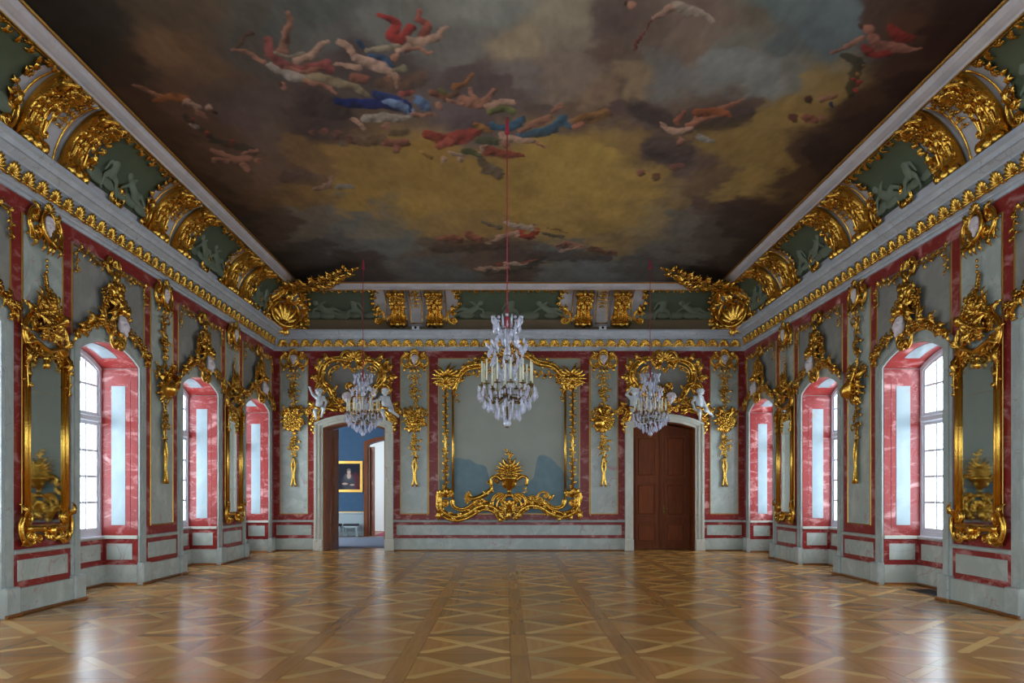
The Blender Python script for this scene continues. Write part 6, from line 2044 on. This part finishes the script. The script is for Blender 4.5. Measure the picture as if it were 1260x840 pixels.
for i, (u, lab, pose) in enumerate(PUTTI):
    e = tag(empty('putto', (u, D, 3.55)), lab, 'statue', 'white putti over the doorways')
    obj('body', remeshed('body', body(pose), 0.0085, 2, 0.4), 'porcelain', e)
    h = pose['hip']
    P = [(h[0] + 0.13*math.cos(a), -h[2] + 0.13*math.sin(a), h[1] - 0.04 + 0.03*math.sin(2*a)) for a in np.linspace(0, 2*math.pi, 15)[:-1]]
    obj('drapery', smesh(MB().tube(P, 0.042, 7, closed=True), 'drapery'), 'gold', e)
    P = bez([(h[0]+.10, -h[2]-.08, h[1]-.02), (h[0]+.16, -h[2]-.14, h[1]-.14), (h[0]+.08, -h[2]-.15, h[1]-.24)], 10)
    obj('drapery_end', smesh(MB().tube(P, [0.045, 0.05, 0.05, 0.048, 0.05, 0.045, 0.04, 0.04, 0.035, 0.03, 0.02][:len(P)], 7, flat=0.5), 'drapery_end'), 'gold', e)

# ------------------------------------------------------------------ chandeliers
def octa(name, w_, h, flat=0.55, top=0.35):
    n = 8
    vs = [(0, 0, 0)]
    for i in range(n):
        a = 2*math.pi*i/n
        vs.append((w_*math.cos(a), w_*flat*math.sin(a), -h*(1 - top)))
    for i in range(n):
        a = 2*math.pi*i/n
        vs.append((w_*0.45*math.cos(a), w_*0.45*flat*math.sin(a), -h*0.15))
    vs.append((0, 0, -h))
    fs = [(0, 1+n+i, 1+n+(i+1) % n) for i in range(n)] + [(1+n+i, 1+i, 1+(i+1) % n, 1+n+(i+1) % n) for i in range(n)] + [(2*n+1, 1+(i+1) % n, 1+i) for i in range(n)]
    m = MB().add(vs, fs).mesh(name)
    m.materials.append(MAT['crystal'])
    return m
ME_PEND = octa('crystal_pendant', 0.030, 0.13)
ME_PEND2 = octa('crystal_pendant', 0.024, 0.085, 0.6)
ME_SPEAR = octa('crystal_spear', 0.024, 0.16, 0.8, 0.45)
ME_BALL = smesh(MB().ball((0,0,0), 0.024, 8, 6), 'crystal_ball'); ME_BALL.materials.append(MAT['crystal'])
def arm_mesh(r, z0, z1):
    P = bez([(0.03, 0, z0 + 0.10), (r*0.35, 0, z0 - 0.02), (r*0.75, 0, z0 - 0.03), (r*0.98, 0, z1 - 0.10), (r, 0, z1)], 20)
    return smesh(MB().tube(P, 0.009, 6), 'arm')
ME_ARM1 = arm_mesh(0.37, 0.40, 0.60); ME_ARM2 = arm_mesh(0.23, 0.46, 0.54)
for m_ in (ME_ARM1, ME_ARM2): m_.materials.append(MAT['brass'])
ME_PAN = smesh(MB().lathe([(0.0, 0.0), (0.045, 0.004), (0.055, 0.016), (0.05, 0.018), (0.012, 0.01), (0.012, 0.05), (0.018, 0.055), (0.0, 0.06)], 12), 'drip_pan'); ME_PAN.materials.append(MAT['brass'])
ME_CAND = smesh(MB().lathe([(0.0, 0.0), (0.0135, 0.0), (0.0125, 0.30), (0.006, 0.308), (0.0, 0.308)], 8), 'candle'); ME_CAND.materials.append(MAT['wax'])
def chandelier(x, y, zb, hs, label, seed):
    e = tag(empty('chandelier', (x, y, zb)), label, 'chandelier', 'crystal chandeliers')
    r = random.Random(seed)
    top = 1.56*hs
    def add(me, rr, a, z, sc=1.0, tilt=0.0, nm=None):
        o = obj(nm or me.name.split('.')[0], me, None, e, (rr*math.cos(a), rr*math.sin(a), z*hs), (0, tilt, a), (sc, sc, sc))
        return o
    # suspension
    obj('rope', smesh(MB().tube([(0,0,top), (0,0,CZ - zb - 0.02)], 0.0085, 6), 'rope'), 'rope_red', e)
    obj('rope_sleeve', smesh(MB().lathe([(0.0, CZ - zb), (0.012, CZ - zb), (0.020, CZ - zb - 0.06), (0.036, CZ - zb - 0.22), (0.028, CZ - zb - 0.24), (0, CZ - zb - 0.24)], 10), 'rope_sleeve'), 'rope_red', e)
    obj('rope_sleeve', smesh(MB().lathe([(0.0, top + 0.18), (0.014, top + 0.17), (0.034, top - 0.02), (0.034, top - 0.10), (0.0, top - 0.12)], 10), 'rope_sleeve'), 'rope_red', e)
    obj('shaft', smesh(MB().lathe([(0.0, 0.10), (0.012, 0.10), (0.012, top), (0.0, top)], 8), 'shaft'), 'brass', e)
    for z0, s in ((0.30, 1.0), (0.66, 1.25), (0.98, 1.0), (1.20, 0.8)):
        obj('glass_baluster', smesh(MB().lathe([(0.014, 0), (0.03*s, 0.02), (0.05*s, 0.08), (0.055*s, 0.12), (0.03*s, 0.18), (0.02*s, 0.22), (0.034*s, 0.25), (0.014, 0.28)], 12, (0, 0, z0*hs)), 'glass_baluster'), 'crystal', e)
    obj('bottom_ball', smesh(MB().ball((0, 0, 0.06), 0.058, 14, 10), 'bottom_ball'), 'crystal', e)
    obj('finial', smesh(MB().lathe([(0.0, -0.012), (0.03, -0.004), (0.038, 0.012), (0.0, 0.02)], 10), 'finial'), 'brass', e)
    for rr, z, t in ((0.30, 0.44, 0.006), (0.19, 1.02, 0.006), (0.15, 1.42, 0.006)):
        P = [(rr*math.cos(a), rr*math.sin(a), z*hs) for a in np.linspace(0, 2*math.pi, 25)[:-1]]
        obj('hoop', smesh(MB().tube(P, t, 5, closed=True), 'hoop'), 'brass', e)
    for n, me, rr, z1, a0 in ((12, ME_ARM1, 0.37, 0.60, 0.13), (6, ME_ARM2, 0.23, 0.54, 0.4)):
        for k in range(n):
            a = a0 + 2*math.pi*k/n
            arm = obj('arm', me, None, e, (0, 0, 0), (0, 0, a), (1, 1, hs))
            obj('drip_pan', ME_PAN, None, arm, (rr, 0, z1))
            obj('candle', ME_CAND, None, arm, (rr, 0, z1 + 0.055))
            for q in range(3):
                b = 2*math.pi*q/3
                p = obj('crystal_pendant', ME_PEND2, None, arm, (rr + 0.05*math.cos(b), 0.05*math.sin(b), z1), (0, 0, r.uniform(0, 3)))
    rings = [(0.415, 0.52, 18, ME_PEND), (0.33, 0.40, 16, ME_PEND), (0.25, 0.32, 13, ME_PEND), (0.16, 0.25, 10, ME_PEND), (0.09, 0.18, 6, ME_PEND2), (0.30, 0.47, 14, ME_PEND2),
             (0.27, 1.18, 10, ME_PEND), (0.21, 1.03, 12, ME_PEND), (0.13, 0.90, 8, ME_PEND), (0.12, 0.76, 8, ME_PEND2), (0.16, 1.34, 9, ME_PEND), (0.20, 1.52, 10, ME_PEND), (0.10, 1.46, 7, ME_PEND), (0.24, 1.30, 8, ME_PEND2)]
    for rr, z, n, me in rings:
        a0 = r.uniform(0, 6)
        for k in range(n):
            a = a0 + 2*math.pi*k/n + r.uniform(-.08, .08)
            add(me, rr*r.uniform(0.94, 1.06), a, z + r.uniform(-.02, .02), r.uniform(0.9, 1.2), r.uniform(-.15, .15))
    for k in range(10):
        a = 2*math.pi*k/10
        o = add(ME_SPEAR, 0.18, a, 1.47, 1.0, math.pi + 0.35)
        add(ME_BALL, 0.20 + 0.02*(k % 2), a + 0.3, 1.58 + 0.02*(k % 2), 1.0)
        add(ME_SPEAR, 0.26, a + 0.2, 1.12, 0.9, math.pi + 0.5)
    for k in range(10):
        a = 2*math.pi*k/10 + 0.1
        for (ra, za), (rb, zb_) in (((0.17, 1.44), (0.26, 1.16)), ((0.25, 1.10), (0.36, 0.66)), ((0.36, 0.46), (0.05, 0.12))):
            mb = MB()
            for q in range(12):
                t = q/11
                rr = ra + (rb - ra)*t - 0.05*math.sin(math.pi*t); z = za + (zb_ - za)*t - 0.05*math.sin(math.pi*t)
                mb.ball((rr*math.cos(a), rr*math.sin(a), z*hs), 0.0085, 5, 3)
            o = obj('bead_chain', mb.mesh('bead_chain', True), 'crystal', e)
            o['kind'] = 'stuff'
chandelier(-0.065, 11.55, 2.53, 1.0, 'large crystal chandelier on a red cord in the middle of the hall', 1)
chandelier(-3.45, 18.57, 2.90, 0.90, 'crystal chandelier on a red cord in front of the open doorway', 2)
chandelier(3.30, 18.50, 2.90, 0.90, 'crystal chandelier on a red cord in front of the brown door', 3)

# ------------------------------------------------------------------ things in the blue room, seen through the doorway
e = tag(empty('portrait_painting', (-5.76, RY1, 1.58)), 'portrait of a seated lady in dark dress, gilded frame on blue wall', 'painting')
nx, ny = 60, 72
X_, Z_ = np.meshgrid(np.linspace(-0.42, 0.42, nx), np.linspace(0.10, 1.06, ny))
col = np.zeros(X_.shape + (3,)) + lin((34, 34, 44))
def blob(cx, cz, rx, rz, c, soft=0.25):
    global col
    d = np.hypot((X_-cx)/rx, (Z_-cz)/rz)
    a = np.clip((1 + soft - d)/(2*soft), 0, 1)[..., None]
    col = col*(1-a) + lin(c)*a
blob(0.22, 0.35, 0.22, 0.35, (92, 40, 46)); blob(0.0, 0.34, 0.24, 0.30, (70, 66, 72)); blob(-0.02, 0.56, 0.15, 0.14, (84, 78, 82)); blob(0.0, 0.60, 0.07, 0.10, (196, 164, 144))
blob(0.0, 0.76, 0.075, 0.10, (110, 92, 84)); blob(0.0, 0.73, 0.055, 0.072, (206, 170, 148)); blob(0.0, 0.83, 0.06, 0.04, (120, 108, 104)); blob(-0.14, 0.32, 0.10, 0.035, (190, 156, 136)); blob(0.12, 0.28, 0.08, 0.03, (186, 152, 132))
for s_ in (-1, 1): blob(s_*0.02, 0.745, 0.011, 0.008, (70, 50, 46))
blob(0.0, 0.69, 0.018, 0.008, (170, 90, 84))
V = np.stack([X_, np.full(X_.shape, -0.035), Z_], -1).reshape(-1, 3)
obj('canvas', grid_mesh('canvas', V, nx, ny, col), 'oil_paint', e)
obj('backing', MB().wbox(-0.44, 0.44, 0.08, 1.08, 0, 0.03), 'dark_velvet', e)
obj('picture_frame', MB().band([(-.41,.11),(.41,.11),(.41,1.05),(-.41,1.05),(-.41,.11)], [(-.50,.02),(.50,.02),(.50,1.14),(-.50,1.14),(-.50,.02)], 0.0, 0.07), 'old_gold', e)
def stool(x, lab):
    e = tag(empty('stool', (x, RY1 - 0.42, 0)), lab, 'stool', 'white-legged stools in the blue room')
    obj('seat', MB().wbevel(-0.25, 0.25, 0.40, 0.47, -0.20, 0.20, 0.02), 'dark_velvet', e)
    obj('apron', MB().wbox(-0.24, 0.24, 0.34, 0.40, -0.19, 0.19), 'dado_white', e)
    for sx in (-1, 1):
        for sy in (-1, 1):
            P = bez([(sx*0.22, sy*0.17, 0.38), (sx*0.235, sy*0.185, 0.25), (sx*0.20, sy*0.16, 0.10), (sx*0.235, sy*0.18, 0.012)], 10)
            obj('leg', smesh(MB().tube(P, [0.028 - 0.0014*i for i in range(len(P))], 6), 'leg'), 'dado_white', e)
stool(-6.22, 'white-legged stool with dark seat, left one under the portrait')
stool(-5.60, 'white-legged stool with dark seat, right one under the portrait')
tag(obj('rug', MB().wbevel(-8.2, -3.0, 0, 0.012, 0, 0.01, 0.004) if False else MB().box(-7.6, -2.6, D + 1.25, RY1 - 0.75, 0.0, 0.012), 'rug_grey'), 'large grey rug on the floor of the blue room', 'rug')
tag(obj('carpet_runner', MB().box(-4.95, -3.6, RY1 + 0.35, 32.0, 0.0, 0.012), 'rug_red'), 'crimson carpet runner beyond the inner doorway', 'carpet')

# floor grille in the niche of the right wall
gx, gy = 6.62, 12.40
e = tag(empty('floor_grille', (gx, gy, 0)), 'dark metal floor grille beside the right wall window niche', 'grille')
obj('grille_frame', MB().band([(-.17,-.38),(.17,-.38),(.17,.38),(-.17,.38),(-.17,-.38)], [(-.20,-.41),(.20,-.41),(.20,.41),(-.20,.41),(-.20,-.41)], 0.0, 0.006).mesh('grille_frame'), 'black_metal', e, (0,0,0.001), (-math.pi/2, 0, 0))
for k in range(15):
    obj('grille_bar', MB().box(-0.17, 0.17, -0.36 + 0.0514*k - 0.008, -0.36 + 0.0514*k + 0.008, 0.001, 0.006), 'black_metal', e)
for k in range(5):
    obj('grille_bar', MB().box(-0.14 + 0.07*k - 0.006, -0.14 + 0.07*k + 0.006, -0.38, 0.38, 0.0015, 0.0055), 'black_metal', e)
